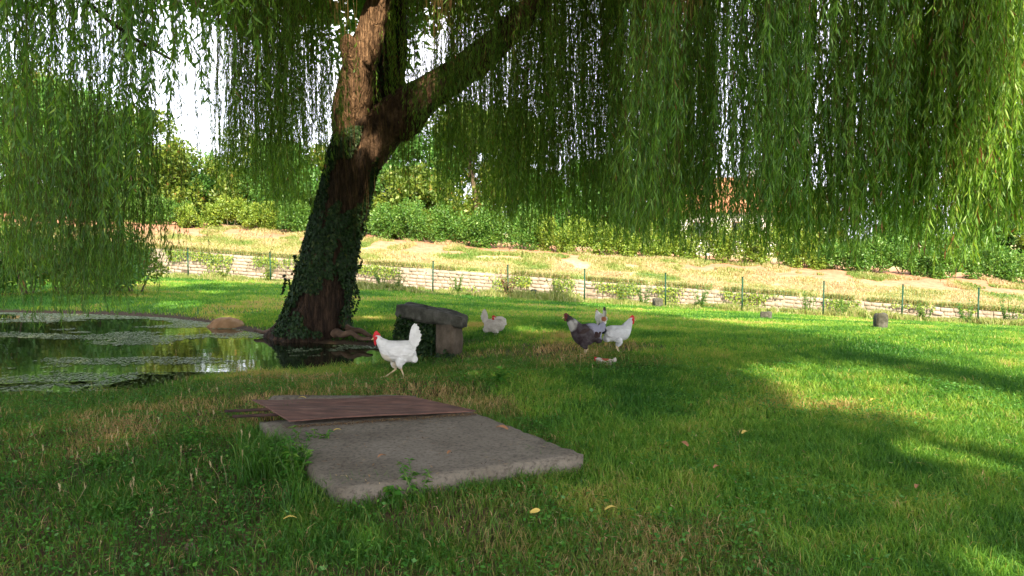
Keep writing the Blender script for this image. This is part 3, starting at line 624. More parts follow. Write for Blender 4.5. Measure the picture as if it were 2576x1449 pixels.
# ---------------------------------------------------------------- background trees beyond the canal
def bank_loc(u, Y):
    X = (u - CX) / F * Y; return (X, Y, GZ(X, Y) - .05)
GT = 'trees beyond the canal'
for i, (u, Y, vtop, Rr, mt, lb) in enumerate([
    (-70, 44, 120, 5.0, 'tree_green', 'tall green tree beyond the canal at the far left edge'),
    (90, 47, 170, 4.6, 'tree_olive', 'rounded olive-green tree beyond the canal, behind the left willow shoots'),
    (235, 45, 220, 4.0, 'tree_green', 'green tree beyond the canal rising behind the left side of the pond'),
    (350, 46, 285, 3.2, 'tree_olive', 'sunlit olive tree with rusty tints left of the sky gap'),
    (440, 48, 385, 2.8, 'tree_olive', 'low bushy olive tree below the white sky gap'),
    (535, 50, 400, 2.8, 'tree_green', 'low green tree at the right foot of the sky gap'),
    (640, 48, 330, 3.2, 'tree_olive', 'olive tree behind the willow curtain left of the trunk'),
    (745, 46, 360, 3.0, 'tree_green', 'green tree just left of the leaning willow trunk'),
    (985, 44, 335, 2.7, 'tree_green', 'feathery light green tree just right of the leaning trunk'),
    (1090, 46, 300, 3.0, 'tree_green', 'tall light green tree in the gap under the leaning limb'),
    (1190, 45, 260, 3.2, 'tree_olive', 'yellow green tree behind the hedge in the middle of the picture'),
    (860, 47, 330, 3.0, 'tree_olive', 'olive tree mostly hidden right behind the leaning trunk'),
    (1040, 41, 430, 2.2, 'tree_olive', 'low yellowish tree in front of the tall light green ones, right of the trunk'),
    (1360, 47, 440, 2.4, 'tree_green', 'low bushy green tree beside the small tiled house'),
    (1560, 55, 400, 3.0, 'tree_olive', 'broad olive tree in the bluish gap right of the small house'),
    (1290, 50, 270, 3.2, 'tree_olive', 'pale thin tree between the middle trees and the small house'),
    (1480, 52, 400, 2.6, 'tree_green', 'small green tree between the two tiled houses'),
    (1640, 60, 440, 2.6, 'tree_olive', 'olive tree just left of the orange-roofed house'),
    (2030, 50, 480, 2.6, 'tree_olive', 'olive tree right of the orange-roofed house'),
    (2260, 46, 500, 2.5, 'tree_green', 'green tree behind the right end of the hedge'),
    (2480, 42, 420, 3.0, 'tree_green', 'dark green tree behind the far right hedge'),
    (2650, 40, 380, 3.2, 'tree_olive', 'olive tree at the far right edge')]):
    l = bank_loc(u, Y); H = CAM_Z + (600 - vtop) / F * Y - l[2]
    make_tree('tree', l, H, Rr, int(16000 + 5200 * Rr), .22, M[mt], lb, GT, 100 + i, low=.04)

# hedge shrubs along the top of the bank, each one its own
GH = 'shrubs in the hedge along the bank'
us = [-60, 30, 110, 190, 270, 345, 420, 500, 580, 660, 735, 930, 1010, 1090, 1170, 1250, 1325, 1400, 1470, 1545, 1620, 1700, 1780, 1860, 1945, 2030, 2115, 2200, 2290, 2385, 2480, 2580]
desc = ['tangled green', 'dense leafy green', 'bright yellow green', 'dark glossy green', 'loose light green']
near = {0: 'at the far left end of the hedge', 5: 'left of the sky gap', 10: 'just left of the leaning trunk', 11: 'just right of the leaning trunk', 17: 'below the small brown-roofed house', 31: 'at the far right end of the hedge', 22: 'below the orange-roofed house', 21: 'in front of the white garden wall'}
ordn = ['first', 'second', 'third', 'fourth', 'fifth', 'sixth', 'seventh', 'eighth', 'ninth', 'tenth']
for i, u in enumerate(us):
    tq = TH + .5 + rng.uniform(-.2, .5); a = (u - CX) / F; Y = tq / (1 + .2 * a); X = a * Y
    if 930 <= u < 1480: hh = rng.uniform(1.8, 2.5)
    elif 1640 < u < 1960: hh = rng.uniform(2.0, 2.4)
    elif u > 2050: hh = rng.uniform(1.7, 2.2)
    else: hh = rng.uniform(1.4, 1.8)
    ordw = ''
    mt = 'hedge_yellow' if 1330 < u < 2060 or 450 < u < 700 else 'hedge_green'
    cs = []; rs = []
    for j in range(7):
        cs.append((rng.uniform(-.95, .95), rng.uniform(-.4, .4), hh * rng.uniform(.15, .72))); q = rng.uniform(.4, .6); rs.append((q, q, hh * .36))
    V, Fc, r = leaf_blob(8600, cs, rs, 2.2, .105, 300 + i)
    e = empty('shrub', (X, Y, GZ(X, Y) - .1)); dsc = 'bright yellow green' if mt == 'hedge_yellow' else ('dark glossy green' if u > 2100 else 'dense leafy green')
    if i in near: lb = f'{dsc} shrub {near[i]}'
    elif i < 5: lb = f'{dsc} shrub, {ordn[i]} from the left end of the hedge on the bank'
    elif i < 10: lb = f'{dsc} shrub on the bank, {ordn[9 - i]} left of the one beside the trunk'
    elif i < 17: lb = f'{dsc} shrub on the bank, {ordn[i - 12]} right of the one beside the trunk'
    elif i < 21: lb = f'{dsc} shrub on the bank, {ordn[i - 18]} right of the one below the small house'
    else: lb = f'{dsc} shrub on the bank, {ordn[30 - i]} from the one at the far right end'
    tag(e, lb, 'shrub', GH)
    mesh_np('foliage', V, Fc, M[mt], e, r)
    acc = Acc()
    for c in cs[:5]:
        Vv, Ff = tube_np(spline([(c[0] * .3, c[1] * .3, -.1), (c[0] * .7, c[1] * .6, c[2] * .5), c], 5), [.03, .025, .02, .014, .008], 5, cap=False); acc.add(Vv, Ff)
    acc.build('stems', M['bark_far'], e)

for i, (u, v, hh, lb) in enumerate([(-40, 745, 2.0, 'dark leafy shrub at the left edge of the lawn, under the willow shoots'), (70, 742, 1.7, 'second dark shrub from the left edge, on the lawn behind the pond'), (165, 738, 1.5, 'middle dark shrub of the row behind the left end of the pond'), (255, 742, 1.8, 'leafy shrub behind the pond below the longest willow shoots'), (340, 736, 1.3, 'rightmost shrub of the row behind the left end of the pond')]):
    q = ground_at(u, v); cs = [(rng.uniform(-.7, .7), rng.uniform(-.35, .35), hh * rng.uniform(.15, .75)) for _ in range(8)]; rs = [(.42, .42, hh * .3)] * 8
    V, Fc, r = leaf_blob(6500, cs, rs, 2.2, .085, 900 + i); e = empty('shrub', q); tag(e, lb, 'shrub', 'shrubs behind the left end of the pond'); mesh_np('foliage', V, Fc, M['tree_green' if i % 2 else 'tree_olive'], e, r)
    acc = Acc()
    for c in cs[:5]:
        Vv, Ff = tube_np(spline([(c[0] * .3, c[1] * .3, -.1), (c[0] * .7, c[1] * .6, c[2] * .5), c], 5), [.03, .025, .02, .014, .008], 5, cap=False); acc.add(Vv, Ff)
    acc.build('stems', M['bark_far'], e)
# ---------------------------------------------------------------- canal wall, stone by stone in courses
wall = empty('retaining_wall', (0, TW, -.3)); tag(wall, 'pale stone retaining wall along the far side of the ditch', 'wall')
dirx = norm(np.array([1, -.2, 0.0])); nrmw = np.array([-.2 / 1.0198, -1 / 1.0198, 0])
def wp(x, off, z): return np.array([x, TW - .2 * x, 0]) + nrmw * off + np.array([0, 0, z])
acc = Acc(); WLc = np.array(wall.location)
for row in range(7):
    x = -34 + rng.uniform(0, .3)
    while x < 30:
        w = rng.uniform(.18, .42); h = .125; zt = -.05 - .065 * (x + w / 2) - row * .135 - .02
        if rng.random() > .05:
            o1 = .03 + rng.uniform(0, .05); j = lambda: rng.uniform(-.012, .012)
            a = wp(x + .012 + j(), o1 - .02, zt - h + j()); b = wp(x + w - .012 + j(), o1 - .02, zt - h - .065 * w + j()); c = wp(x + w - .012 + j(), o1 - .02, zt - .065 * w + j()); d = wp(x + .012 + j(), o1 - .02, zt + j())
            ctr = (a + b + c + d) / 4; fr = [p + (ctr - p) * .10 + nrmw * .02 for p in (a, b, c, d)]; bk = [p - nrmw * .12 for p in (a, b, c, d)]
            V = bk + [a, b, c, d] + fr
            Fq = [(8, 9, 10, 11)] + [(4 + i_, 4 + (i_ + 1) % 4, 8 + (i_ + 1) % 4, 8 + i_) for i_ in range(4)] + [(i_, (i_ + 1) % 4, 4 + (i_ + 1) % 4, 4 + i_) for i_ in range(4)]
            acc.add(np.array(V) - WLc, Fq)
        x += w + .01
acc.build('stone_courses', M['wall_stone'], wall)
def strip(name, mat, zt, zb, o0, o1, parent, L0=-36, L1=32, N=60):
    xx = np.linspace(L0, L1, N); V = []; Fq = []
    for x in xx:
        z = -.05 - .065 * x
        V += [wp(x, o0, z + zb), wp(x, o1, z + zb), wp(x, o1, z + zt), wp(x, o0, z + zt)]
    for i in range(N - 1):
        for k in range(4): Fq.append((i * 4 + k, i * 4 + (k + 1) % 4, i * 4 + 4 + (k + 1) % 4, i * 4 + 4 + k))
    Fq += [(0, 1, 2, 3), ((N - 1) * 4 + 3, (N - 1) * 4 + 2, (N - 1) * 4 + 1, (N - 1) * 4)]
    return mesh_np(name, np.array(V) - WLc, Fq, mat, parent)
strip('mortar_core', M['mortar'], -.03, -1.0, -.34, .02, wall)
strip('footing', M['footing'], -.97, -2.2, -.34, .28, wall)

# ---------------------------------------------------------------- wire fence
fence = empty('wire_fence', (0, TF, -.5)); tag(fence, 'low green wire mesh fence on thin green posts along the lawn edge', 'fence')
FL = np.array(fence.location); posts = []
for u in (75, 270, 472, 680, 885, 1087, 1277, 1470, 1675, 1868, 2073, 2272, 2465, 2665):
    a = (u - CX) / F; Y = TF / (1 + .2 * a); X = a * Y; posts.append((X, Y, GZ(X, Y)))
def bar(a, b, w, acc, sides=6):
    V, Fc = tube_np(np.array([a, b]), w, sides, cap=True); acc.add(V, Fc)
for i, p_ in enumerate(posts):
    acc = Acc(); p0 = np.array(p_); tl = np.array([rng.normal(0, .012), 0, 0])
    bar(p0 - FL - [0, 0, .3], p0 - FL + [0, 0, 1.04] + tl, .024, acc, 8); bar(p0 - FL + [0, 0, 1.04] + tl, p0 - FL + [0, 0, 1.06] + tl, .03, acc, 8)
    o = acc.build('post', M['post_green'], fence)
for i in range(len(posts) - 1):
    a = np.array(posts[i]) - FL; b = np.array(posts[i + 1]) - FL; acc = Acc(); up = np.array([0, 0, 1.0])
    for h in np.arange(.08, 1.0, .10): bar(a + up * h, b + up * h, .0022 if h < .95 else .003, acc, 3)
    for f in np.linspace(0, 1, 26)[1:-1]: bar(a + (b - a) * f + up * .08, a + (b - a) * f + up * .98, .0018, acc, 3)
    acc.build('wire_mesh', M['wire'], fence)

# ---------------------------------------------------------------- rough boxes (stone and concrete pieces)
def rough_box(name, size, mat, parent, loc=(0, 0, 0), rz=0, amp=.01, cuts=6, seed=0, bev=.015, taper=None, rx=0, ry=0):
    bm = bmesh.new(); bmesh.ops.create_cube(bm, size=1)
    for v in bm.verts: v.co = Vector((v.co.x * size[0], v.co.y * size[1], v.co.z * size[2]))
    bmesh.ops.bevel(bm, geom=bm.edges[:], offset=bev, segments=2, affect='EDGES')
    bmesh.ops.subdivide_edges(bm, edges=[e for e in bm.edges if e.calc_length() > .05], cuts=cuts, use_grid_fill=True)
    for v in bm.verts:
        if taper: v.co = Vector(taper(v.co))
        nn = Vector(mn.noise_vector(v.co * 7 + Vector((seed * 3.3, 0, 0)))); n2 = Vector(mn.noise_vector(v.co * 26 + Vector((seed, 5, 0))))
        v.co += nn * amp + n2 * amp * .35
    bmesh.ops.rotate(bm, verts=bm.verts, cent=(0, 0, 0), matrix=Matrix.Rotation(rx, 3, 'X') @ Matrix.Rotation(ry, 3, 'Y'))
    o = bm_obj(name, bm, mat, parent, True); o.location = loc; o.rotation_euler = (0, 0, rz); return o

# concrete slab of the well
def quad_slab(name, quad, z0, z1, mat, parent, seed, amp=.006, n=26):
    q = np.array(quad); V = []; Fq = []
    for j in range(n + 1):
        for i in range(n + 1):
            a, b = i / n, j / n; p = (q[0] * (1 - a) + q[1] * a) * (1 - b) + (q[3] * (1 - a) + q[2] * a) * b
            rnd = .012 if (i in (0, n) or j in (0, n)) else 0
            nz_ = mn.noise(Vector((p[0] * 3, p[1] * 3, seed))) * amp + mn.noise(Vector((p[0] * 25, p[1] * 25, seed))) * (.012 if rnd else .0015)
            V.append((p[0] + (mn.noise(Vector((p[0] * 18, p[1] * 18, 7))) * .012 if rnd else 0), p[1] + (mn.noise(Vector((p[0] * 18, p[1] * 18, 3))) * .012 if rnd else 0), z1 + nz_ - rnd * .5))
    m = n + 1
    for j in range(n):
        for i in range(n): Fq.append((j * m + i, j * m + i + 1, (j + 1) * m + i + 1, (j + 1) * m + i))
    ring = [i for i in range(m)] + [j * m + n for j in range(1, m)] + [n * m + i for i in range(n - 1, -1, -1)] + [j * m for j in range(n - 1, 0, -1)]
    prev = ring
    for lv in range(1, 4):
        new = []
        for r_ in ring:
            v = V[r_]; new.append(len(V)); f = lv / 3
            V.append((v[0] + mn.noise(Vector((v[0] * 9, v[1] * 9, lv))) * .014, v[1] + mn.noise(Vector((v[0] * 9, v[1] * 9, lv + 9))) * .014, v[2] + (z0 - z1) * f))
        for i in range(len(ring)):
            k2 = (i + 1) % len(ring); Fq.append((prev[i], new[i], new[k2], prev[k2]))
        prev = new
    return mesh_np(name, np.array(V), Fq, mat, parent)
S_FL = on_plane(850, 1232, .105)[:2]; S_FR = on_plane(1468, 1142, .105)[:2]; S_BR = on_plane(1190, 1034, .105)[:2]; S_BL = on_plane(655, 1062, .105)[:2]
ex = (S_BR - S_FR); S_BR2 = S_BR + ex * .05; S_BL2 = S_BL + (S_BL - S_FL) * .02
well = empty('concrete_slab', (0, 0, 0)); tag(well, 'worn grey concrete slab with chipped front edge in the grass', 'slab')
quad_slab('slab_top', [S_FL, S_FR, S_BR2, S_BL2], -.16, .105, M['concrete'], well, 3)
cb0 = on_plane(690, 997, .13)[:2]; cb1 = on_plane(1035, 994, .13)[:2]
rough_box('back_kerb', (1.15, .12, .3), M['concrete'], well, (float((cb0[0] + cb1[0]) / 2) + .0, float((cb0[1] + cb1[1]) / 2) + .02, -.03), .0, .006, 8, 4, rx=0)
# rusty sheet
sq = [on_plane(727, 1059, .145)[:2], on_plane(1198, 1032, .13)[:2], on_plane(1026, 998, .155)[:2], on_plane(634, 1006, .175)[:2]]
bm = bmesh.new(); N = 14; grid = []
zz4 = [.14, .127, .15, .17]
for j in range(N + 1):
    for i in range(N + 1):
        a, b = i / N, j / N; q = (sq[0] * (1 - a) + sq[1] * a) * (1 - b) + (sq[3] * (1 - a) + sq[2] * a) * b
        z = (zz4[0] * (1 - a) + zz4[1] * a) * (1 - b) + (zz4[3] * (1 - a) + zz4[2] * a) * b
        grid.append(bm.verts.new((q[0], q[1], z + .006 * math.sin(a * 5 + b * 3) + mn.noise(Vector((a * 4, b * 4, 1))) * .006)))
for j in range(N):
    for i in range(N): bm.faces.new((grid[j * (N + 1) + i], grid[j * (N + 1) + i + 1], grid[(j + 1) * (N + 1) + i + 1], grid[(j + 1) * (N + 1) + i]))
rs_ = bm_obj('metal_sheet', bm, M['rust']); md = rs_.modifiers.new('thick', 'SOLIDIFY'); md.thickness = .008; md.offset = 1
tag(rs_, 'flat rusty reddish-brown metal sheet lying over the back of the concrete slab', 'metal sheet')
for k, lb in enumerate(['rusty iron bar nearest the slab under the metal sheet corner', 'rusty iron bar farthest under the left corner of the metal sheet']):
    a = np.array([sq[3][0] * .55 + sq[0][0] * .45 - .22 + k * -.10, sq[0][1] * .5 + sq[3][1] * .5 - .05 + k * .12, 0.125 + .01 * k]); b = a + np.array([.75, .16, .0])
    acc = Acc(); bar(a, b, .011, acc, 8); tag(acc.build('iron_bar', M['rust_bar'], None, True), lb, 'iron bar', 'iron bars under the metal sheet')

# ---------------------------------------------------------------- stone bench
bp_ = ground_at(1090, 900); bench = empty('stone_bench', bp_ + np.array([.05, 0, 0]), R(-33)); bench.scale = (.95, .95, 1.16); tag(bench, 'weathered stone slab bench with one ivy-covered support by the pond', 'bench')
def tap(c):
    x, y, z = c; f = max(0, (x - .15) / .35); return (x + .06 * f * (y * -1.5), y * (1 - .45 * f), z * (1 - .25 * f) - .02 * f)
rough_box('seat_slab', (1.06, .36, .15), M['stone'], bench, (-.07, 0, .47), 0, .026, 8, 5, taper=tap, bev=.018, ry=R(3.5))
rough_box('support', (.27, .26, .44), M['pillar'], bench, (.20, 0, .18), 0, .016, 6, 8)
rough_box('support', (.26, .28, .44), M['pillar'], bench, (-.36, 0, .18), 0, .016, 6, 2)
iv = empty('ivy', tuple(bp_)); tag(iv, 'dark ivy smothering the left support of the stone bench', 'ivy')
c22, s22 = math.cos(R(-33)), math.sin(R(-33))
n = 5200; g = norm(rng.normal(0, 1, (n, 3))) * (rng.random(n) ** .3)[:, None] * np.array([.25, .25, .42]) + np.array([-.32, -.02, .24])
g = g[g[:, 2] < .50 + .13 * (g[:, 0] < -.40)]; xm = norm(rng.normal(0, 1, (2600, 3))) * (rng.random(2600) ** .3)[:, None] * np.array([.17, .12, .32]) + np.array([-.08, .04, .2]); g = np.concatenate([g, xm]); x2 = rng.normal([.0, -.16, -.02], [.07, .05, .06], (900, 3)); x3 = rng.normal([.36, -.16, .02], [.06, .05, .05], (500, 3)); g = np.concatenate([g, x2, x3]); n = len(g)
q = np.stack([g[:, 0] * c22 - g[:, 1] * s22, g[:, 0] * s22 + g[:, 1] * c22, g[:, 2]], -1)
nr = norm(rng.normal(0, 1, (n, 3)) + np.array([0, -.9, .3])); d = norm(np.cross(nr, np.cross(np.array([0, 0, -1.0]) + rng.normal(0, .6, (n, 3)), nr)))
V, Fc = leafquads(q, d, np.cross(nr, d), rng.uniform(.025, .05, n), rng.uniform(.025, .045, n)); mesh_np('ivy_leaves', V, Fc, M['ivy'], iv, np.repeat(rng.random(n), 4))

# boulder, pebble, stone stumps
def rock(name, u, v, w, h, mat, label, cat, seed, sink=.3, dep=None):
    q = ground_at(u, v); Y = q[1]; W = w / F * Y; Hh = h / F * Y
    bm = bmesh.new(); bmesh.ops.create_icosphere(bm, subdivisions=4, radius=.5)
    for vv in bm.verts:
        c = vv.co.copy(); f = 1 + .28 * mn.noise(c * 2.4 + Vector((seed, 0, 0))) + .07 * mn.noise(c * 9 + Vector((seed, 0, 0)))
        vv.co = Vector((c.x * W * f, c.y * (dep or W * .8) * f, c.z * Hh * 2 * f))
    o = bm_obj(name, bm, mat, None, True); o.location = (q[0], q[1], q[2]); tag(o, label, cat); return o
rock('boulder', 568, 822, 92, 26, M['boulder'], 'rounded tan boulder on the far bank of the pond left of the willow trunk', 'rock', 2)
rock('stone', 478, 1376, 34, 13, M['pebble'], 'small brown stone lying in the foreground grass', 'stone', 5)
GS = 'concrete stumps along the fence'
for (u, v, w, h, lb) in [(2214, 828, 26, 40, 'tallest grey concrete stump, at the right part of the fence'), (1342, 748, 14, 20, 'pale concrete stump beside the reddish dry shrub'), (1653, 772, 20, 22, 'low grey concrete stump near the middle of the fence'), (1926, 803, 26, 18, 'squat grey concrete stump between two green posts')]:
    q = ground_at(u, v); Y = q[1]; W = w / F * Y; Hh = h / F * Y
    e = rough_box('concrete_stump', (W, W, Hh + .2), M['stone'], None, (q[0], q[1], q[2] + Hh / 2 - .1), R(random.uniform(-25, 35)), .02, 4, int(u)); tag(e, lb, 'stump', GS)

# ---------------------------------------------------------------- houses beyond the hedge
def house(loc, rz, W, D, Hw, Hr, wallm, roofm, label, wins, chimney=True):
    e = empty('house', loc, rz); tag(e, label, 'house')
    bm = bmesh.new(); v = [bm.verts.new(c) for c in [(-W / 2, -D / 2, -.5), (W / 2, -D / 2, -.5), (W / 2, D / 2, -.5), (-W / 2, D / 2, -.5), (-W / 2, -D / 2, Hw), (W / 2, -D / 2, Hw), (W / 2, D / 2, Hw), (-W / 2, D / 2, Hw), (-W / 2, 0, Hw + Hr - .12), (W / 2, 0, Hw + Hr - .12)]]
    for f in [(0, 1, 5, 4), (2, 3, 7, 6), (1, 2, 6, 9, 5), (3, 0, 4, 8, 7), (3, 2, 1, 0)]: bm.faces.new([v[i] for i in f])
    bm_obj('wall', bm, wallm, e)
    ov = .5; bm = bmesh.new(); sl = Hr / (D / 2); pr = [(-D / 2 - ov, Hw - ov * sl), (0, Hw + Hr), (D / 2 + ov, Hw - ov * sl)]; N = 30
    rows = []
    for i in range(N + 1):
        x = -W / 2 - ov + (W + 2 * ov) * i / N; rows.append([bm.verts.new((x, y, z)) for y, z in pr] + [bm.verts.new((x, y, z + .14)) for y, z in pr])
    for a, b in zip(rows, rows[1:]):
        for k2 in ((0, 1), (1, 2)): bm.faces.new((a[k2[0]], a[k2[1]], b[k2[1]], b[k2[0]])); bm.faces.new((a[k2[0] + 3], b[k2[0] + 3], b[k2[1] + 3], a[k2[1] + 3]))
        bm.faces.new((a[0], b[0], b[3], a[3])); bm.faces.new((a[2], a[5], b[5], b[2]))
    for a in (rows[0], rows[-1]): bm.faces.new((a[0], a[1], a[4], a[3])); bm.faces.new((a[1], a[2], a[5], a[4]))
    rf = bm_obj('roof', bm, roofm, e)
    if chimney: rough_box('chimney', (.6, .6, 1.5), wallm, rf, (W * .2, D * .12, Hw + Hr), 0, .005, 2)
    for (x, z, w, h) in wins:
        fr = rough_box('window', (w + .16, .08, h + .16), M['frame'], e, (x, -D / 2 - .02, z), 0, .001, 1); rough_box('pane', (w, .05, h), M['glass'], fr, (0, -.03, 0), 0, 0, 1, bev=.002)
hl = bank_loc(1835, 62); zt = CAM_Z + (600 - 452) / F * 62 - hl[2]
house(hl, R(-6), 9.0, 8, zt - 2.5, 2.5, M['plaster'], M['roof_red'], 'house with an orange terracotta roof seen through the willow shoots', [(-3, 1.6, 1, 1.2), (0, 1.6, 1, 1.2), (3, 1.6, 1, 1.2)])
hl = bank_loc(1400, 56); zt = CAM_Z + (600 - 500) / F * 56 - hl[2]
house(hl, R(8), 4.6, 5, zt - 1.2, 1.2, M['plaster_pink'], M['roof_brown'], 'small low house with a pale weathered tile roof above the hedge', [(-1.2, 1.3, .8, .9), (1.2, 1.3, .8, .9)], False)
gl = bank_loc(1700, 43); gw = empty('garden_wall', (gl[0], gl[1], gl[2]), R(-8)); tag(gw, 'low white plastered garden wall showing above the hedge', 'wall')
hz_ = CAM_Z + (600 - 607) / F * 43 - gl[2]
rough_box('wall_body', (3.6, .25, hz_ + .4), M['plaster'], gw, (0, 0, hz_ / 2 - .2), 0, .004, 4); rough_box('coping', (3.7, .34, .07), M['plaster'], gw, (0, 0, hz_ + .035), 0, .003, 3)

# ---------------------------------------------------------------- grass
def in_quad(X, Y, q, grow=0.0):
    c = np.mean(q, axis=0); q = c + (np.array(q) - c) * (1 + grow); k = np.ones(X.shape, bool)
    for i in range(4):
        a = q[i]; b = q[(i + 1) % 4]; k &= ((b[0] - a[0]) * (Y - a[1]) - (b[1] - a[1]) * (X - a[0])) > 0
    return k
SLQ = [S_FL, S_FR, S_BR2, S_BL2]
def blades(X, Y, Z, L_, W_, lean, tone):
    n = len(X); a = rng.uniform(0, 6.28, n); b = rng.uniform(0, 6.28, n)
    s = np.stack([np.cos(a), np.sin(a), 0 * a], -1) * (W_ / 2)[:, None]; h = np.stack([np.cos(b), np.sin(b), 0 * b], -1)
    base = np.stack([X, Y, Z - .004], -1); up = np.array([0, 0, 1.0])
    m = base + up * (L_ * .55)[:, None] + h * (L_ * lean * .3)[:, None]; tip = base + up * (L_ * (1 - .45 * lean))[:, None] + h * (L_ * lean)[:, None]
    V = np.stack([base - s, base + s, m - s * .8, m + s * .8, tip], 1); i = np.arange(n)[:, None, None] * 5
    Fc = (i + np.array([[0, 1, 2], [1, 3, 2], [2, 3, 4]])[None]).reshape(-1, 3)
    return V.reshape(-1, 3), Fc, np.repeat(np.clip(tone, 0, 1), 5)
def wedge(n, ya, yb, margin=1.2):
    Y = np.sqrt(rng.uniform(ya * ya, yb * yb, n)); X = rng.uniform(-1, 1, n) * (Y * .70 + margin); return X, Y
def grow(name, n, ya, yb, Lr, Wd, mats, thin=None, parent=None):
    X, Y = wedge(n, ya, yb); t_ = tline(X, Y); sd = pond_sd(X, Y); rz = rough_zone(X, Y)
    k = (t_ < TE - .1) & (sd > .12 + .25 * rng.random(n)) & ~in_quad(X, Y, SLQ, .01) & ~in_quad(X, Y, sq, -.05) & (np.hypot(X + 3.15, (Y - 12.1)) > .66)
    bald = rz * ss(.40, .52, fbm(X, Y, 2, 1.7, 3) + .12 * rz); k &= rng.random(n) > bald * .62
    X, Y, rz, sd = X[k], Y[k], rz[k], sd[k]; n = len(X); Z = terrain(X, Y)
    clump = fbm(X, Y, 6, 3.5, 3); big = fbm(X, Y, 7, .6, 3)
    L_ = rng.uniform(*Lr, n) * (.65 + .8 * clump) * (1 + rz * (.5 * rng.random(n) - .1))
    L_ *= 1 + .8 * np.exp(-np.maximum(sd, 0) / .4) * (rng.random(n) < .6)
    W_ = Wd * rng.uniform(.6, 1.3, n); lean = rng.uniform(.25, 1.25, n)
    tone = .42 + (clump - .5) * 1.1 + (big - .5) * 1.9 + rng.normal(0, .16, n) + np.where(rng.random(n) < .03 + .05 * rz, .45, 0)
    out = []
    for nm, mask, mt, lb in ((name, rz < .45, 'grass', 'mown'), (name, rz >= .45, 'rough_grass', 'rough')):
        if mask.any(): out.append((nm, mt, lb, blades(X[mask], Y[mask], Z[mask], L_[mask], W_[mask], lean[mask], tone[mask])))
    return out
G = {}
for args in [(230000, 2.2, 5.5, (.04, .085), .0042), (190000, 5.5, 9, (.04, .085), .006), (170000, 9, 15, (.045, .085), .010), (170000, 15, 28, (.05, .09), .017)]:
    for nm, mt, lb, (V, Fc, r) in grow('grass', *args, None):
        G.setdefault(mt, []).append((V, Fc, r))
for mt, parts in G.items():
    acc = Acc()
    for V, Fc, r in parts: acc.add(V, Fc, r)
    o = acc.build('grass', M[mt]); tag(o, 'short mown bright green lawn grass sweeping to the fence' if mt == 'grass' else 'rough scruffy grass mixed with dry straw in the foreground and by the pond', 'grass', kind='stuff')
n = 100000; X, Y = wedge(n, 2.2, 8.6); rzv = rough_zone(X, Y); k = (pond_sd(X, Y) > .2) & (fbm(X, Y, 14, 1.9, 3) + .22 * rzv > .62) & ~in_quad(X, Y, SLQ, .01) & ~in_quad(X, Y, sq, -.05); X, Y = X[k], Y[k]; n = len(X)
b = np.stack([X, Y, terrain(X, Y) + rng.uniform(.015, .055, n)], -1); a = rng.uniform(0, 6.28, n); d = norm(np.stack([np.cos(a), np.sin(a), rng.uniform(-.3, .5, n)], -1)); V, Fc = leafquads(b, d, norm(np.cross(d, np.array([0, 0, 1.]) + rng.normal(0, .35, (n, 3)))), rng.uniform(.012, .032, n), rng.uniform(.008, .02, n))
tag(mesh_np('ground_cover', V, Fc, M['weed'], rnd=np.repeat(np.clip(rng.random(n) * .8, 0, 1), 4)), 'small clover-like leaves mixed into the scruffy foreground grass', 'ground cover', kind='stuff')
n = 90000; X, Y = wedge(n, 2.2, 11); rzv = rough_zone(X, Y); k = (pond_sd(X, Y) > .1) & (rng.random(n) < .10 + .8 * rzv * ss(.45, .6, fbm(X, Y, 2, 1.7, 3) + .12)) & ~in_quad(X, Y, SLQ, .01) & ~in_quad(X, Y, sq, -.05); X, Y = X[k], Y[k]; Z = terrain(X, Y) + rng.uniform(.005, .05, len(X))
f = rng.random(700); e_ = np.array(sq[0])[None] * (1 - f[:, None]) + np.array(sq[1])[None] * f[:, None] + rng.normal(0, .012, (700, 2)) - np.array([0, .025]); X = np.concatenate([X, e_[:, 0]]); Y = np.concatenate([Y, e_[:, 1]]); Z = np.concatenate([Z, np.full(700, .112)])
a_, b_ = rng.random(420)[:, None], rng.random(420)[:, None]; e_ = (S_FL * (1 - a_) + S_FR * a_) * (1 - b_) + (S_BL * (1 - a_) + S_BR * a_) * b_; kk = ~in_quad(e_[:, 0], e_[:, 1], sq, .05) & (fbm(e_[:, 0], e_[:, 1], 3, 6, 3) > .5); e_ = e_[kk]; X = np.concatenate([X, e_[:, 0]]); Y = np.concatenate([Y, e_[:, 1]]); Z = np.concatenate([Z, np.full(len(e_), .112)])
n = len(X); a = rng.uniform(0, 6.28, n); d = norm(np.stack([np.cos(a), np.sin(a), rng.normal(0, .12, n)], -1)); V, Fc = leafquads(np.stack([X, Y, Z], -1), d, np.stack([-np.sin(a), np.cos(a), 0 * a], -1), rng.uniform(.012, .05, n), rng.uniform(.003, .009, n))
tag(mesh_np('straw_litter', V, Fc, M['litter'], rnd=np.repeat(rng.random(n), 4)), 'brown straw and leaf scraps littering the ground and the slab', 'litter', kind='stuff')
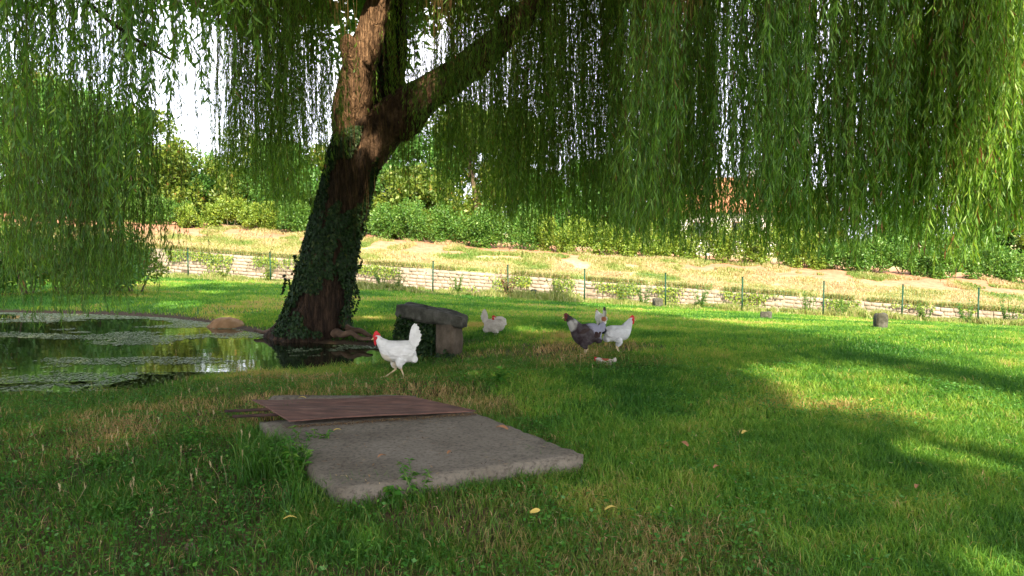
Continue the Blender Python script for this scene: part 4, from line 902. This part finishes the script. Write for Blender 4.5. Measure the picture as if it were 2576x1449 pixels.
# taller tufts with long blades in the rough parts and along slab edges
acc = Acc()
def tuft(x, y, n, L0, L1, w, tone, rad=.05, z=None):
    X = x + rng.normal(0, rad, n); Y = y + rng.normal(0, rad, n); Z = terrain(X, Y) if z is None else np.full(n, z)
    V, Fc, r = blades(X, Y, Z, rng.uniform(L0, L1, n), np.full(n, w) * rng.uniform(.6, 1.2, n), rng.uniform(.2, 1.0, n), tone + rng.normal(0, .12, n)); acc.add(V, Fc, r)
N = 1500; X, Y = wedge(N, 2.4, 8.4); rzv = rough_zone(X, Y); sdv = pond_sd(X, Y)
for x, y, r_, s_ in zip(X, Y, rzv, sdv):
    if s_ < .15 or rng.random() > .12 + .6 * r_: continue
    if in_quad(np.array([x]), np.array([y]), SLQ, .05)[0] or in_quad(np.array([x]), np.array([y]), sq, .0)[0]: continue
    tuft(x, y, int(rng.integers(10, 28)), .04, .11, .0045, rng.uniform(.05, .75) if rng.random() < .8 else .9)
# slab edges
for _ in range(46):
    u, v = rng.normal(690, 45), rng.normal(1175, 40); q = ground_at(u, v)
    if not in_quad(q[0:1], q[1:2], SLQ, .0)[0]: tuft(q[0], q[1], 34, .12, .27, .005, rng.uniform(-.05, .45), .04)
for u, v in ((1440, 1150), (1400, 1165), (1360, 1175), (840, 1250), (900, 1250), (930, 1245), (1180, 1030), (1240, 1060), (1300, 1090), (1480, 1130), (640, 1100), (1020, 1235), (1280, 1195)):
    for _ in range(3):
        q = ground_at(u + rng.normal(0, 14), v + 6 + rng.normal(0, 6)); tuft(q[0], q[1], 20, .08, .18, .005, rng.uniform(.1, .7), .03)
for a, b, m in ((S_FL, S_FR, 60), (S_FR, S_BR2, 44), (S_FL, S_BL2, 44)):
    for _ in range(m):
        f = rng.random(); q = a + (b - a) * f; c0 = (S_FL + S_BR) / 2; q = q + norm(q - c0) * rng.uniform(.03, .10); tuft(q[0], q[1], 18, .05, .13, .0045, rng.uniform(.1, .7))
for _ in range(70):   # pond rim
    i = rng.integers(11, 22); f = rng.random(); q = POND[i] * (1 - f) + POND[(i + 1) % len(POND)] * f; tuft(q[0] + .1, q[1] - .32 + rng.normal(0, .1), 14, .05, .16, .006, rng.uniform(.2, .85))
tag(acc.build('grass_tufts', M['rough_grass']), 'longer loose grass tufts scattered round the slab and the pond rim', 'grass', kind='stuff')

# dry grass on the sunny bank, ditch edge weeds
n = 300000; X = rng.uniform(-26, 26, n); tq = rng.uniform(TW + .2, TH + 1, n) ; Y = tq - .2 * X; k = (np.abs(X) < Y * .72) & (fbm(X, Y, 5, .9, 3) > .27 + .27 * ss(TW + 3.6, TW + 4.8, tq)); X, Y, tq = X[k], Y[k], tq[k]; n = len(X)
V, Fc, r = blades(X, Y, terrain(X, Y), rng.uniform(.06, .22, n), np.full(n, .028), rng.uniform(.2, .9, n), .62 + (fbm(X, Y, 3, .6, 3) - .5) * 2.2 + rng.normal(0, .15, n))
tag(mesh_np('dry_grass', V, Fc, M['dry_grass'], rnd=r), 'straw coloured dry grass on the sunlit bank beyond the ditch', 'dry grass', kind='stuff')
acc = Acc(); n = 130000; X = rng.uniform(-20, 20, n); tq = TF + rng.normal(.25, .35, n); Y = tq - .2 * X; k = (np.abs(X) < Y * .72) & (fbm(X * 1.3, Y, 9, 1.8, 3) > .44); X, Y = X[k], Y[k]; n = len(X)
hm = fbm(X, Y * 0, 4, .9, 3); V, Fc, r = blades(X, Y, terrain(X, Y), rng.uniform(.08, .42, n) * (.3 + 1.8 * np.clip(hm - .4, 0, 1)), np.full(n, .022), rng.uniform(.1, .7, n), .35 + rng.normal(0, .2, n)); acc.add(V, Fc, r)
n = 26; 
o = acc.build('verge_weeds', M['dry_grass']); tag(o, 'tall pale grass and weeds growing through the wire fence', 'weeds', kind='stuff')

acc = Acc(); n = 26000; X = rng.uniform(-22, 22, n); tq = TW - .06 + rng.random(n) * .25; Y = tq - .2 * X; k = (np.abs(X) < Y * .72) & (fbm(X, Y * 0, 9, 1.4, 3) > .42); X, Y = X[k], Y[k]; n = len(X)
V, Fc, r = blades(X, Y, -.05 - .065 * X + 0 * Y, rng.uniform(.08, .34, n), np.full(n, .026), rng.uniform(.3, 1.3, n), .5 + rng.normal(0, .25, n)); acc.add(V, Fc, r)
n = 26000; X = rng.uniform(-22, 22, n); dz = rng.random(n) ** 1.5 * .85; k = fbm(X, dz * 1.6, 5, 1.3, 4) - dz * .08 + rng.normal(0, .035, n) > .535; X = X[k]; dz = dz[k]; n = len(X); Y = TW - .14 - rng.random(n) * .08 - .2 * X
V, Fc = leafquads(np.stack([X, Y, -.06 - .065 * X - dz], -1), norm(rng.normal(0, .6, (n, 3)) + np.array([0, -.3, -1.])), norm(rng.normal(0, 1, (n, 3)) * [1, .3, 1]), rng.uniform(.06, .13, n), .06); 
tag(acc.build('wall_top_grass', M['dry_grass']), 'pale grass fringe along the top edge of the canal wall', 'grass', kind='stuff')
tag(mesh_np('trailing_weeds', V, Fc, M['hedge_yellow'], rnd=np.repeat(rng.random(n), 4)), 'yellow green creepers trailing down the face of the canal wall', 'creeper', kind='stuff')
# leafy upright weeds along the fence: each one a plant
def stalk_plant(name, q, h, nst, leaf, mat, label, group, seed, spread=.25, cat='plant', npl=26, lean=.3, w=.4):
    g = np.random.default_rng(seed); e = empty(name, tuple(q)); tag(e, label, cat, group); A = Acc(); S = Acc()
    for s_ in range(nst):
        a = g.uniform(0, 6.28); hh = h * g.uniform(.6, 1.05); r0 = spread * g.uniform(.1, .6); tip = np.array([math.cos(a) * (r0 + lean * hh * g.random()), math.sin(a) * (r0 + lean * hh * g.random()), hh])
        pts = spline([(math.cos(a) * r0 * .3, math.sin(a) * r0 * .3, -.02), tip * np.array([.6, .6, .5]), tip], 8); Vv, Ff = tube_np(pts, np.linspace(.012 * h + .001, .002, 8), 5, cap=False); S.add(Vv, Ff)
        f = g.uniform(.12, 1, npl); b = np.stack([np.interp(f, np.linspace(0, 1, 8), pts[:, k2]) for k2 in range(3)], -1); aa = g.uniform(0, 6.28, npl)
        d = norm(np.stack([np.cos(aa), np.sin(aa), g.uniform(-.3, .9, npl)], -1)); sd2 = norm(np.cross(d, np.array([0, 0, 1.0]) + g.normal(0, .3, (npl, 3)))); Ls = leaf * g.uniform(.5, 1.2, npl) * (1.15 - .5 * f)
        Vv, Ff = leafquads(b, d, sd2, Ls, Ls * w, bend=np.stack([0 * aa, 0 * aa, -Ls * .3], -1)); A.add(Vv, Ff, np.repeat(g.random(npl), 4))
    A.build('leaves', M[mat], e); S.build('stems', M['bark_far'] if mat == 'dry_shrub' else M['stem'], e); return e
M['stem'] = noise_mat('green_stem', [(.3, (.06, .12, .03)), (.7, (.12, .18, .05))], 8, bump=0)
pos_words = {}
wl = [(1280, 742, .95, 'dry_shrub', 'reddish dry shrub at the fence behind the stone bench'),
      (672, 712, .85, 'hedge_yellow', 'yellow green weed on the fence left of the willow trunk'),
      (560, 700, .5, 'hedge_yellow', 'short pale weed at the fence, farthest left of the trunk'),
      (960, 722, .7, 'hedge_green', 'green weed at the fence just right of the trunk'),
      (1000, 724, .8, 'hedge_yellow', 'yellow green weed between the trunk and the first post on its right'),
      (1150, 735, .7, 'hedge_green', 'thin green weed on the fence behind the bench top'),
      (1400, 752, .75, 'hedge_yellow', 'yellow weed at the fence right of the reddish dry shrub'),
      (1560, 765, .95, 'hedge_yellow', 'tallest yellow green weed at the middle of the fence'),
      (1760, 785, .8, 'hedge_green', 'bushy green weed on the fence before the low canal wall'),
      (1620, 770, .75, 'hedge_green', 'bushy weed at the fence behind the group of chickens'),
      (2035, 815, .85, 'hedge_green', 'leafy weed leaning on the fence left of the tallest stump'),
      (2120, 822, .6, 'hedge_green', 'low leafy weed just left of the tallest stump'),
      (2330, 830, .6, 'hedge_green', 'low green weed at the fence right of the tallest stump'),
      (2440, 838, .8, 'hedge_green', 'tall green weed at the fence near the right edge'),
      (2540, 845, .9, 'hedge_green', 'tallest green weed at the right edge by the fence')]
for i, (u, v, h, mt, lb) in enumerate(wl):
    a = (u - CX) / F; Y = (TF + .1) / (1 + .2 * a); X = a * Y
    stalk_plant('weed', (X, Y, GZ(X, Y)), h, 9, .10, mt, lb, 'weeds along the fence', 500 + i, .45, npl=40, w=.55)
# foreground weeds
fw = [(745, 1215, .26, 8, .075, 'feathery green weed spilling over the left corner of the slab'),
      (680, 1200, .2, 7, .07, 'bushy dark weed left of the concrete slab'),
      (790, 1150, .2, 6, .06, 'small feathery weed leaning over the slab from the left'),
      (1052, 1262, .2, 4, .06, 'upright light green seedling in front of the slab'),
      (505, 1120, .13, 5, .05, 'low leafy weed in the grass left of the slab'),
      (990, 1260, .11, 5, .06, 'low broad leafed weed under the front edge of the slab'),
      (250, 1180, .10, 5, .05, 'low clover-like weed in the left foreground grass'),
      (1255, 965, .14, 6, .08, 'clump of broad pointed leaves behind the right side of the metal sheet')]
for i, (u, v, h, ns_, lf, lb) in enumerate(fw):
    q = ground_at(u, v); stalk_plant('weed', q, h, ns_, lf, 'weed', lb, 'weeds in the foreground', 700 + i, .16, npl=30, w=.3 if i < 4 else .5, lean=.45)
# seed heads
acc = Acc(); S = Acc()
for k2 in range(0, 230, 3):
    if k2 < 70: u, v = rng.normal(330, 190), rng.normal(1150, 80)
    elif k2 < 150: u, v = rng.uniform(1180, 1560), rng.normal(905, 25)
    elif k2 < 200: u, v = rng.uniform(420, 960), rng.normal(985, 18)
    else: u, v = rng.normal(420, 200), rng.normal(1250, 60)
    if not (0 < u < 2575 and 880 < v < 1440): continue
    q = ground_at(u, v)
    if pond_sd(q[0:1], q[1:2])[0] < .1: continue
    h = rng.uniform(.07, .16); tip = q + np.array([rng.normal(0, .04), rng.normal(0, .04), h]); pts = spline([q, (q + tip) / 2 + [0.01, 0, .01], tip], 5)
    Vv, Ff = tube_np(pts, .0014, 3, cap=False); S.add(Vv, Ff)
    m = 16; f = rng.random(m); b = tip + np.array([0, 0, 1.0]) * (f[:, None] - .5) * .035; aa = rng.uniform(0, 6.28, m); d = norm(np.stack([np.cos(aa) * .35, np.sin(aa) * .35, np.ones(m)], -1)); Vv, Ff = leafquads(b, d, norm(np.cross(d, rng.normal(0, 1, (m, 3)))), (.02), .003); acc.add(Vv, Ff, rng.random())
sh = acc.build('seed_heads', M['seed']); tag(sh, 'pale dry seed heads of wild barley dotted over the rough grass', 'seed heads', kind='stuff')
so = S.build('seed_stalks', M['seed']); tag(so, 'thin dry stalks carrying the pale seed heads', 'stalks', kind='stuff')
# fallen leaves
fl = [(1345, 1316, 'yellow_leaf', .06, 'yellow fallen leaf standing upright in the grass right of centre'), (1537, 1302, 'yellow_leaf', .07, 'curled yellow fallen leaf in the grass below the slab corner'), (730, 1332, 'yellow_leaf', .06, 'orange-yellow fallen leaf in the grass below the slab'), (848, 1082, 'yellow_leaf', .05, 'thin yellow leaf lying on the left part of the slab'), (1262, 1078, 'brown_leaf', .09, 'long brown twig-like leaf on the far right part of the slab'), (1872, 1115, 'yellow_leaf', .07, 'yellow leaf alone on the shaded lawn'), (1800, 1195, 'brown_leaf', .06, 'brown leaf on the shaded lawn right of the slab'), (2195, 1020, 'yellow_leaf', .06, 'pale leaf on the sunlit lawn'), (760, 1001, 'yellow_leaf', .06, 'yellow leaf on the concrete kerb behind the metal sheet'), (690, 1090, 'brown_leaf', .05, 'orange leaf near the left corner of the slab'), (2305, 1240, 'brown_leaf', .06, 'brown leaf at the lower right of the lawn'), (1720, 1140, 'brown_leaf', .09, 'grey curled leaf on the lawn right of the slab'), (1130, 1138, 'brown_leaf', .05, 'small dark leaf in the middle of the slab'), (960, 1148, 'brown_leaf', .06, 'dark leaf scrap near the front of the slab')]
for i, (u, v, mt, s_, lb) in enumerate(fl):
    onslab = lb.find('slab') > 0 and ('on the' in lb or 'of the slab' in lb and 'grass' not in lb and 'lawn' not in lb) or 'kerb' in lb
    q = on_plane(u, v, .135 if 'kerb' in lb else .115) if (('slab' in lb or 'kerb' in lb) and 'grass' not in lb and 'lawn' not in lb and 'near the left corner' not in lb) else ground_at(u, v) + np.array([0, 0, .05])
    bm = bmesh.new(); K = 7; rows = []
    for k2 in range(K):
        f = k2 / (K - 1); w = s_ * .16 * math.sin(math.pi * min(1, f * .9 + .08)) ** .8 + .001; z = .15 * s_ * math.sin(f * 3) ; rows.append([bm.verts.new((f * s_ - s_ / 2, y * w, z + abs(y) * w * .4)) for y in (-1, 0, 1)])
    for a, b in zip(rows, rows[1:]):
        for j in (0, 1): bm.faces.new((a[j], b[j], b[j + 1], a[j + 1]))
    o = bm_obj('fallen_leaf', bm, M[mt]); md = o.modifiers.new('t', 'SOLIDIFY'); md.thickness = .001
    o.location = q; o.rotation_euler = (random.uniform(-.2, .2) + (.9 if i == 0 else 0), random.uniform(-.3, .3) if q[2] > .15 else 0, random.uniform(0, 6.28) if i else .6); tag(o, lb, 'leaf', 'fallen leaves')

# ---------------------------------------------------------------- chickens
def bird_mat(name, base, patches, var=.06, scale=26):
    m, t, o = new_mat(name); tc = t.nodes.new('ShaderNodeTexCoord')
    n = t.nodes.new('ShaderNodeTexNoise'); n.inputs['Scale'].default_value = 14; n.inputs['Detail'].default_value = 6; t.links.new(tc.outputs['Object'], n.inputs['Vector'])
    lo = tuple(max(0, c - var * 1.6) for c in base); c = ramp(t, [(.35, lo), (.65, base)], n.outputs['Fac'])
    for ctr, rad, colr in patches:
        d = t.nodes.new('ShaderNodeVectorMath'); d.operation = 'DISTANCE'; d.inputs[1].default_value = ctr; t.links.new(tc.outputs['Object'], d.inputs[0])
        ad = t.nodes.new('ShaderNodeMath'); ad.operation = 'MULTIPLY_ADD'; t.links.new(n.outputs['Fac'], ad.inputs[0]); ad.inputs[1].default_value = rad * .8; t.links.new(d.outputs['Value'], ad.inputs[2])
        mr = t.nodes.new('ShaderNodeMapRange'); mr.inputs[1].default_value = rad * 1.25; mr.inputs[2].default_value = rad * 1.5; mr.inputs[3].default_value = 1; mr.inputs[4].default_value = 0; t.links.new(ad.outputs[0], mr.inputs[0])
        mx = t.nodes.new('ShaderNodeMixRGB'); mx.inputs[2].default_value = (*colr, 1); t.links.new(mr.outputs[0], mx.inputs[0]); t.links.new(c, mx.inputs[1]); c = mx.outputs[0]
    vo = t.nodes.new('ShaderNodeTexVoronoi'); vo.inputs['Scale'].default_value = scale * 1.6; mp = t.nodes.new('ShaderNodeMapping'); mp.inputs['Scale'].default_value = (.45, 1, 1); t.links.new(tc.outputs['Object'], mp.inputs[0]); t.links.new(mp.outputs[0], vo.inputs['Vector'])
    bp = t.nodes.new('ShaderNodeBump'); bp.inputs['Strength'].default_value = .7; bp.inputs['Distance'].default_value = .009; t.links.new(vo.outputs['Distance'], bp.inputs['Height'])
    p = t.nodes.new('ShaderNodeBsdfPrincipled'); p.inputs['Roughness'].default_value = .85; p.inputs['Specular IOR Level'].default_value = .15
    t.links.new(c, p.inputs['Base Color']); t.links.new(bp.outputs[0], p.inputs['Normal']); t.links.new(p.outputs[0], o.inputs[0]); return m
M['comb'] = noise_mat('red_comb', [(.3, (.42, .015, .02)), (.7, (.60, .035, .04))], 40, bump=.3, rough=.5, bdist=.003)
M['dark_comb'] = noise_mat('dark_comb', [(.3, (.05, .012, .014)), (.7, (.16, .03, .03))], 40, bump=0, rough=.6)
M['beak'] = noise_mat('horn_beak', [(.3, (.5, .35, .16)), (.7, (.62, .48, .26))], 20, bump=0, rough=.5)
M['eye'] = noise_mat('bird_eye', [(.3, (.01, .01, .01)), (.7, (.02, .015, .01))], 5, bump=0, rough=.15)
M['shank'] = noise_mat('pale_shank', [(.3, (.48, .36, .20)), (.7, (.60, .47, .30))], 40, bump=.3, bdist=.002)
def ell(bm, c, r, rot=(0, 0, 0), seg=16):
    m = Matrix.Translation(c) @ (Matrix.Rotation(rot[2], 4, 'Z') @ Matrix.Rotation(rot[1], 4, 'Y') @ Matrix.Rotation(rot[0], 4, 'X')) @ Matrix.Diagonal((*r, 1)); bmesh.ops.create_uvsphere(bm, u_segments=seg, v_segments=10, radius=1, matrix=m)
def add_tube(bm, pts, rad, sides=10):
    V, Fc = tube_np(pts, rad, sides, cap=False); vs = [bm.verts.new(v) for v in V]
    for f in Fc: bm.faces.new([vs[i] for i in f])
    n = len(pts); bm.faces.new([vs[i] for i in range(sides)][::-1]); bm.faces.new([vs[(n - 1) * sides + i] for i in range(sides)])
def loft(bm, rings, sides=20):
    """rings: (x, z, ry, rz) cross-sections along the body"""
    rs = spline(rings, len(rings) * 4); vs = []
    for x, z, ry, rz in rs:
        vs.append([bm.verts.new((x, max(ry, .004) * math.cos(a), z + max(rz, .004) * math.sin(a) * (1.0 if math.sin(a) > 0 else 1.0))) for a in [2 * math.pi * i / sides for i in range(sides)]])
    for a, b in zip(vs, vs[1:]):
        for i in range(sides): bm.faces.new((a[i], a[(i + 1) % sides], b[(i + 1) % sides], b[i]))
    bm.faces.new(vs[0][::-1]); bm.faces.new(vs[-1])
BODY = [(-.175, .225, .012, .012), (-.15, .245, .055, .075), (-.10, .262, .085, .108), (-.02, .265, .098, .108), (.05, .27, .10, .104), (.11, .275, .09, .104), (.155, .295, .068, .09), (.185, .325, .04, .055), (.20, .34, .012, .015)]
def chicken(label, loc, rz, mat, scale=1.0, neck=None, head=None, tail='up', legs=True, gait=1, combmat='comb', wingmat=None, crouch=0.0, comb=1.0, body=BODY, thigh=1.0, name='chicken'):
    e = empty(name, loc, rz); e.scale = (scale,) * 3; tag(e, label, 'chicken', 'chickens on the lawn')
    neck = neck or [(.10, 0, .29, .085), (.155, 0, .345, .058), (.185, 0, .38, .038), (.195, 0, .40, .03)]
    head = head or (.20, 0, .402, 0.0)
    bm = bmesh.new(); loft(bm, body); add_tube(bm, spline([n_[:3] for n_ in neck], 10), np.interp(np.linspace(0, 1, 10), np.linspace(0, 1, len(neck)), [n_[3] for n_ in neck]), 14)
    hx, hy, hz, ha = head; hm = Matrix.Translation((hx, hy, hz)) @ Matrix.Rotation(ha, 4, 'Z')
    def H(p): return hm @ Vector(p)
    ell(bm, (hx, hy, hz), (.037, .026, .028), (0, 0, ha))
    if tail == 'up': tips = [(-.145, .525), (-.16, .54), (-.178, .53), (-.195, .505), (-.21, .47), (-.22, .43), (-.212, .385), (-.195, .34)]; tb = (-.115, .32)
    elif tail == 'low': tips = [(-.25, .40), (-.275, .375), (-.285, .345), (-.28, .31), (-.26, .28)]; tb = (-.12, .29)
    else: tips = [(-.215, .40), (-.23, .38), (-.235, .35), (-.22, .31)]; tb = (-.12, .30)
    for i, (tx, tz) in enumerate(tips):
        for sgn in (-1, 1):
            L_ = math.hypot(tx - tb[0], tz - tb[1]); an = math.atan2(tz - tb[1], -(tx - tb[0])); c = ((tx + tb[0]) / 2, sgn * (.008 + .016 * i / len(tips)), (tz + tb[1]) / 2)
            ell(bm, c, (L_ / 2 + .01, .007, .026), (0, an, sgn * .05))
    ell(bm, (-.12, 0, .31), (.05, .045, .06), (0, .6, 0))
    for i in range(5): ell(bm, (-.13 - .006 * i, (i - 2) * .02, .185 + .004 * abs(i - 2)), (.035, .02, .04))   # fluffy vent
    zf = crouch
    sh = []
    if legs:
        for k, sg in ((0, -1), (1, 1)):
            fwd = (.115, .02) if gait else (.02, .02)
            if gait and k == 0: hip = (.02, sg * .045, .20); knee = (.045, sg * .05, .13); hock = (.025, sg * .05, .088); foot = (.135, sg * .05, .006)
            elif gait: hip = (-.03, sg * .045, .20); knee = (-.01, sg * .05, .14); hock = (-.025, sg * .05, .10); foot = (-.05, sg * .05, .006)
            else: hip = (0, sg * .045, .20); knee = (.03, sg * .05, .14); hock = (.0, sg * .05, .09); foot = (.02 + .015 * k, sg * .05, .006)
            add_tube(bm, spline([hip, knee, hock], 7), np.array([.058, .054, .047, .038, .028, .018, .010]) * thigh, 12); sh.append((hock, foot))
    o = bm_obj('body', bm, mat, e, True); md = o.modifiers.new('remesh', 'REMESH'); md.mode = 'VOXEL'; md.voxel_size = .0055; md.use_smooth_shade = True
    sm = o.modifiers.new('smooth', 'SMOOTH'); sm.iterations = 3; sm.factor = .5
    for sg in (-1, 1):
        bm = bmesh.new()
        ell(bm, (.02, sg * .088, .285), (.085, .018, .058), (0, .15, sg * .08)); ell(bm, (-.05, sg * .084, .265), (.085, .014, .042), (0, .12, sg * -.12)); ell(bm, (-.075, sg * .08, .245), (.075, .012, .026), (0, .05, sg * -.16))
        for q in range(5): ell(bm, (-.095 - .006 * q, sg * (.078 - .002 * q), .232 + .013 * q), (.055, .007, .011), (0, .1 + .03 * q, sg * -.18))
        w = bm_obj('wing', bm, wingmat or mat, e, True); md = w.modifiers.new('remesh', 'REMESH'); md.mode = 'VOXEL'; md.voxel_size = .004; md.use_smooth_shade = True
        sm = w.modifiers.new('smooth', 'SMOOTH'); sm.iterations = 2
    for hock, foot in sh:
        bm = bmesh.new(); add_tube(bm, spline([hock, ((hock[0] + foot[0]) / 2 - .004, hock[1], (hock[2] + foot[2]) / 2), foot], 6), [.010, .0085, .0075, .007, .007, .0085], 8)
        for an, L_ in ((-.45, .042), (0, .052), (.45, .042), (math.pi, .022)):
            add_tube(bm, [(foot[0], foot[1], .008), (foot[0] + math.cos(an) * L_ * .5, foot[1] + math.sin(an) * L_ * .5, .009), (foot[0] + math.cos(an) * L_, foot[1] + math.sin(an) * L_, .004)], [.006, .005, .002], 6)
        bm_obj('leg', bm, M['shank'], e, True)
    def hpart(name, pts, r, mt, sides=10):
        bm = bmesh.new()
        for c, rr, rot in pts:
            q = H(c); ell(bm, q, rr, (0, rot, ha), 12)
        oo = bm_obj(name, bm, mt, e, True); return oo
    bm = bmesh.new(); a = H((.03, 0, -.002)); b = H((.048, 0, -.008)); c = H((.062, 0, -.018)); add_tube(bm, [a, b, c], [.011, .008, .0015], 8); bm_obj('beak', bm, M['beak'], e, True)
    cb = hpart('comb', [((.034 - i * .013, 0, .030 + .010 * math.sin(i * 1.1)), (.010, .005, .018 * comb + .004), -.3 + i * .15) for i in range(5)] + [((.008, 0, .024), (.036, .007, .014 * comb), 0)], 0, M[combmat])
    for o_ in (cb,): md = o_.modifiers.new('remesh', 'REMESH'); md.mode = 'VOXEL'; md.voxel_size = .003; md.use_smooth_shade = True
    for sg in (-1, 1):
        hpart('wattle', [((.026, sg * .010, -.036), (.013, .006, .024 * comb), .1)], 0, M[combmat]); hpart('face_patch', [((.016, sg * .0165, -.002), (.024, .0125, .022), 0)], 0, M[combmat])
        ey = hpart('eye', [((.016, sg * .027, .004), (.0045, .003, .0045), 0)], 0, M['eye'])
    return e
WH = (.68, .675, .64)
mA = bird_mat('white_feathers', WH, [((.13, 0, .20), .09, (.62, .56, .44)), ((0, 0, .12), .07, (.60, .52, .38))])
q = ground_at(1003, 954); scA = .485 / .54 * (140 / 128) * 1.0
ca = chicken('large white hen with red comb striding left in front of the stone bench', (q[0], q[1], q[2] + .01), math.pi + .12, mA, 1.0, gait=1, comb=1.6)
mB = bird_mat('cream_feathers', (.52, .48, .42), [((.02, .0, .40), .055, (.30, .08, .03)), ((.10, 0, .37), .05, (.46, .30, .18))])
q = ground_at(1243, 842)
chicken('cream hen preening with its reddish head turned over its back', (q[0], q[1], q[2] - .10), .1, mB, .9, neck=[(.13, 0, .29, .08), (.13, -.02, .355, .055), (.08, -.03, .385, .038), (.02, -.03, .385, .028)], head=(.0, -.03, .385, math.pi - .15), gait=0, comb=.6)
mC = bird_mat('white_brown_feathers', (.64, .61, .55), [((-.17, 0, .50), .06, (.10, .08, .08)), ((-.15, 0, .27), .06, (.30, .11, .05))])
q = ground_at(1511, 832)
chicken('small white hen seen from behind with a dark-tipped tail, farthest of the group', (q[0], q[1], q[2]), math.pi / 2 + .35, mC, .72, gait=0, comb=.8)
mD = bird_mat('grey_black_feathers', (.075, .065, .068), [((-.13, 0, .34), .13, (.27, .27, .34)), ((.17, 0, .37), .08, (.36, .35, .32)), ((.245, 0, .475), .065, (.04, .035, .03))], var=.03)
wD = bird_mat('dark_wing_feathers', (.055, .04, .038), [((-.13, 0, .26), .06, (.26, .26, .32))], var=.02)
q = ground_at(1474, 892)
BD = [(-.19, .25, .012, .012), (-.16, .27, .065, .08), (-.10, .275, .095, .115), (-.02, .265, .11, .125), (.05, .255, .11, .128), (.11, .265, .10, .118), (.155, .295, .075, .10), (.185, .33, .045, .06), (.2, .35, .012, .015)]
chicken('dark grey rooster with a silvery neck and black head, facing left', (q[0], q[1], q[2]), math.pi + .12, mD, .98, neck=[(.09, 0, .29, .095), (.15, 0, .37, .072), (.20, 0, .435, .046), (.222, 0, .465, .033)], head=(.232, 0, .468, 0), tail='short', gait=0, comb=.5, combmat='dark_comb', wingmat=wD, body=BD, thigh=1.35, name='chicken')
mE = bird_mat('white_black_tail_feathers', (.60, .605, .61), [((-.25, 0, .33), .105, (.015, .018, .03)), ((.08, 0, .38), .03, (.35, .35, .36))])
q = ground_at(1551, 887)
chicken('white chicken with a black tail and bright red comb facing right', (q[0], q[1], q[2] + .01), .1, mE, .88, neck=[(.09, 0, .29, .09), (.14, 0, .36, .065), (.175, 0, .42, .042), (.19, 0, .445, .032)], head=(.197, 0, .45, 0), tail='low', gait=0, comb=1.2)
mF = bird_mat('white_red_feathers', (.52, .47, .42), [((.0, 0, .37), .09, (.34, .09, .05))])
q = ground_at(1523, 914)
chicken('low crouching white and reddish hen half sunk in a dusty hollow', (q[0], q[1], q[2] - .13), math.pi - .45, mF, .52, neck=[(.12, 0, .30, .07), (.17, 0, .33, .045), (.20, 0, .335, .03)], head=(.21, 0, .34, 0), tail='short', legs=False, comb=.7)
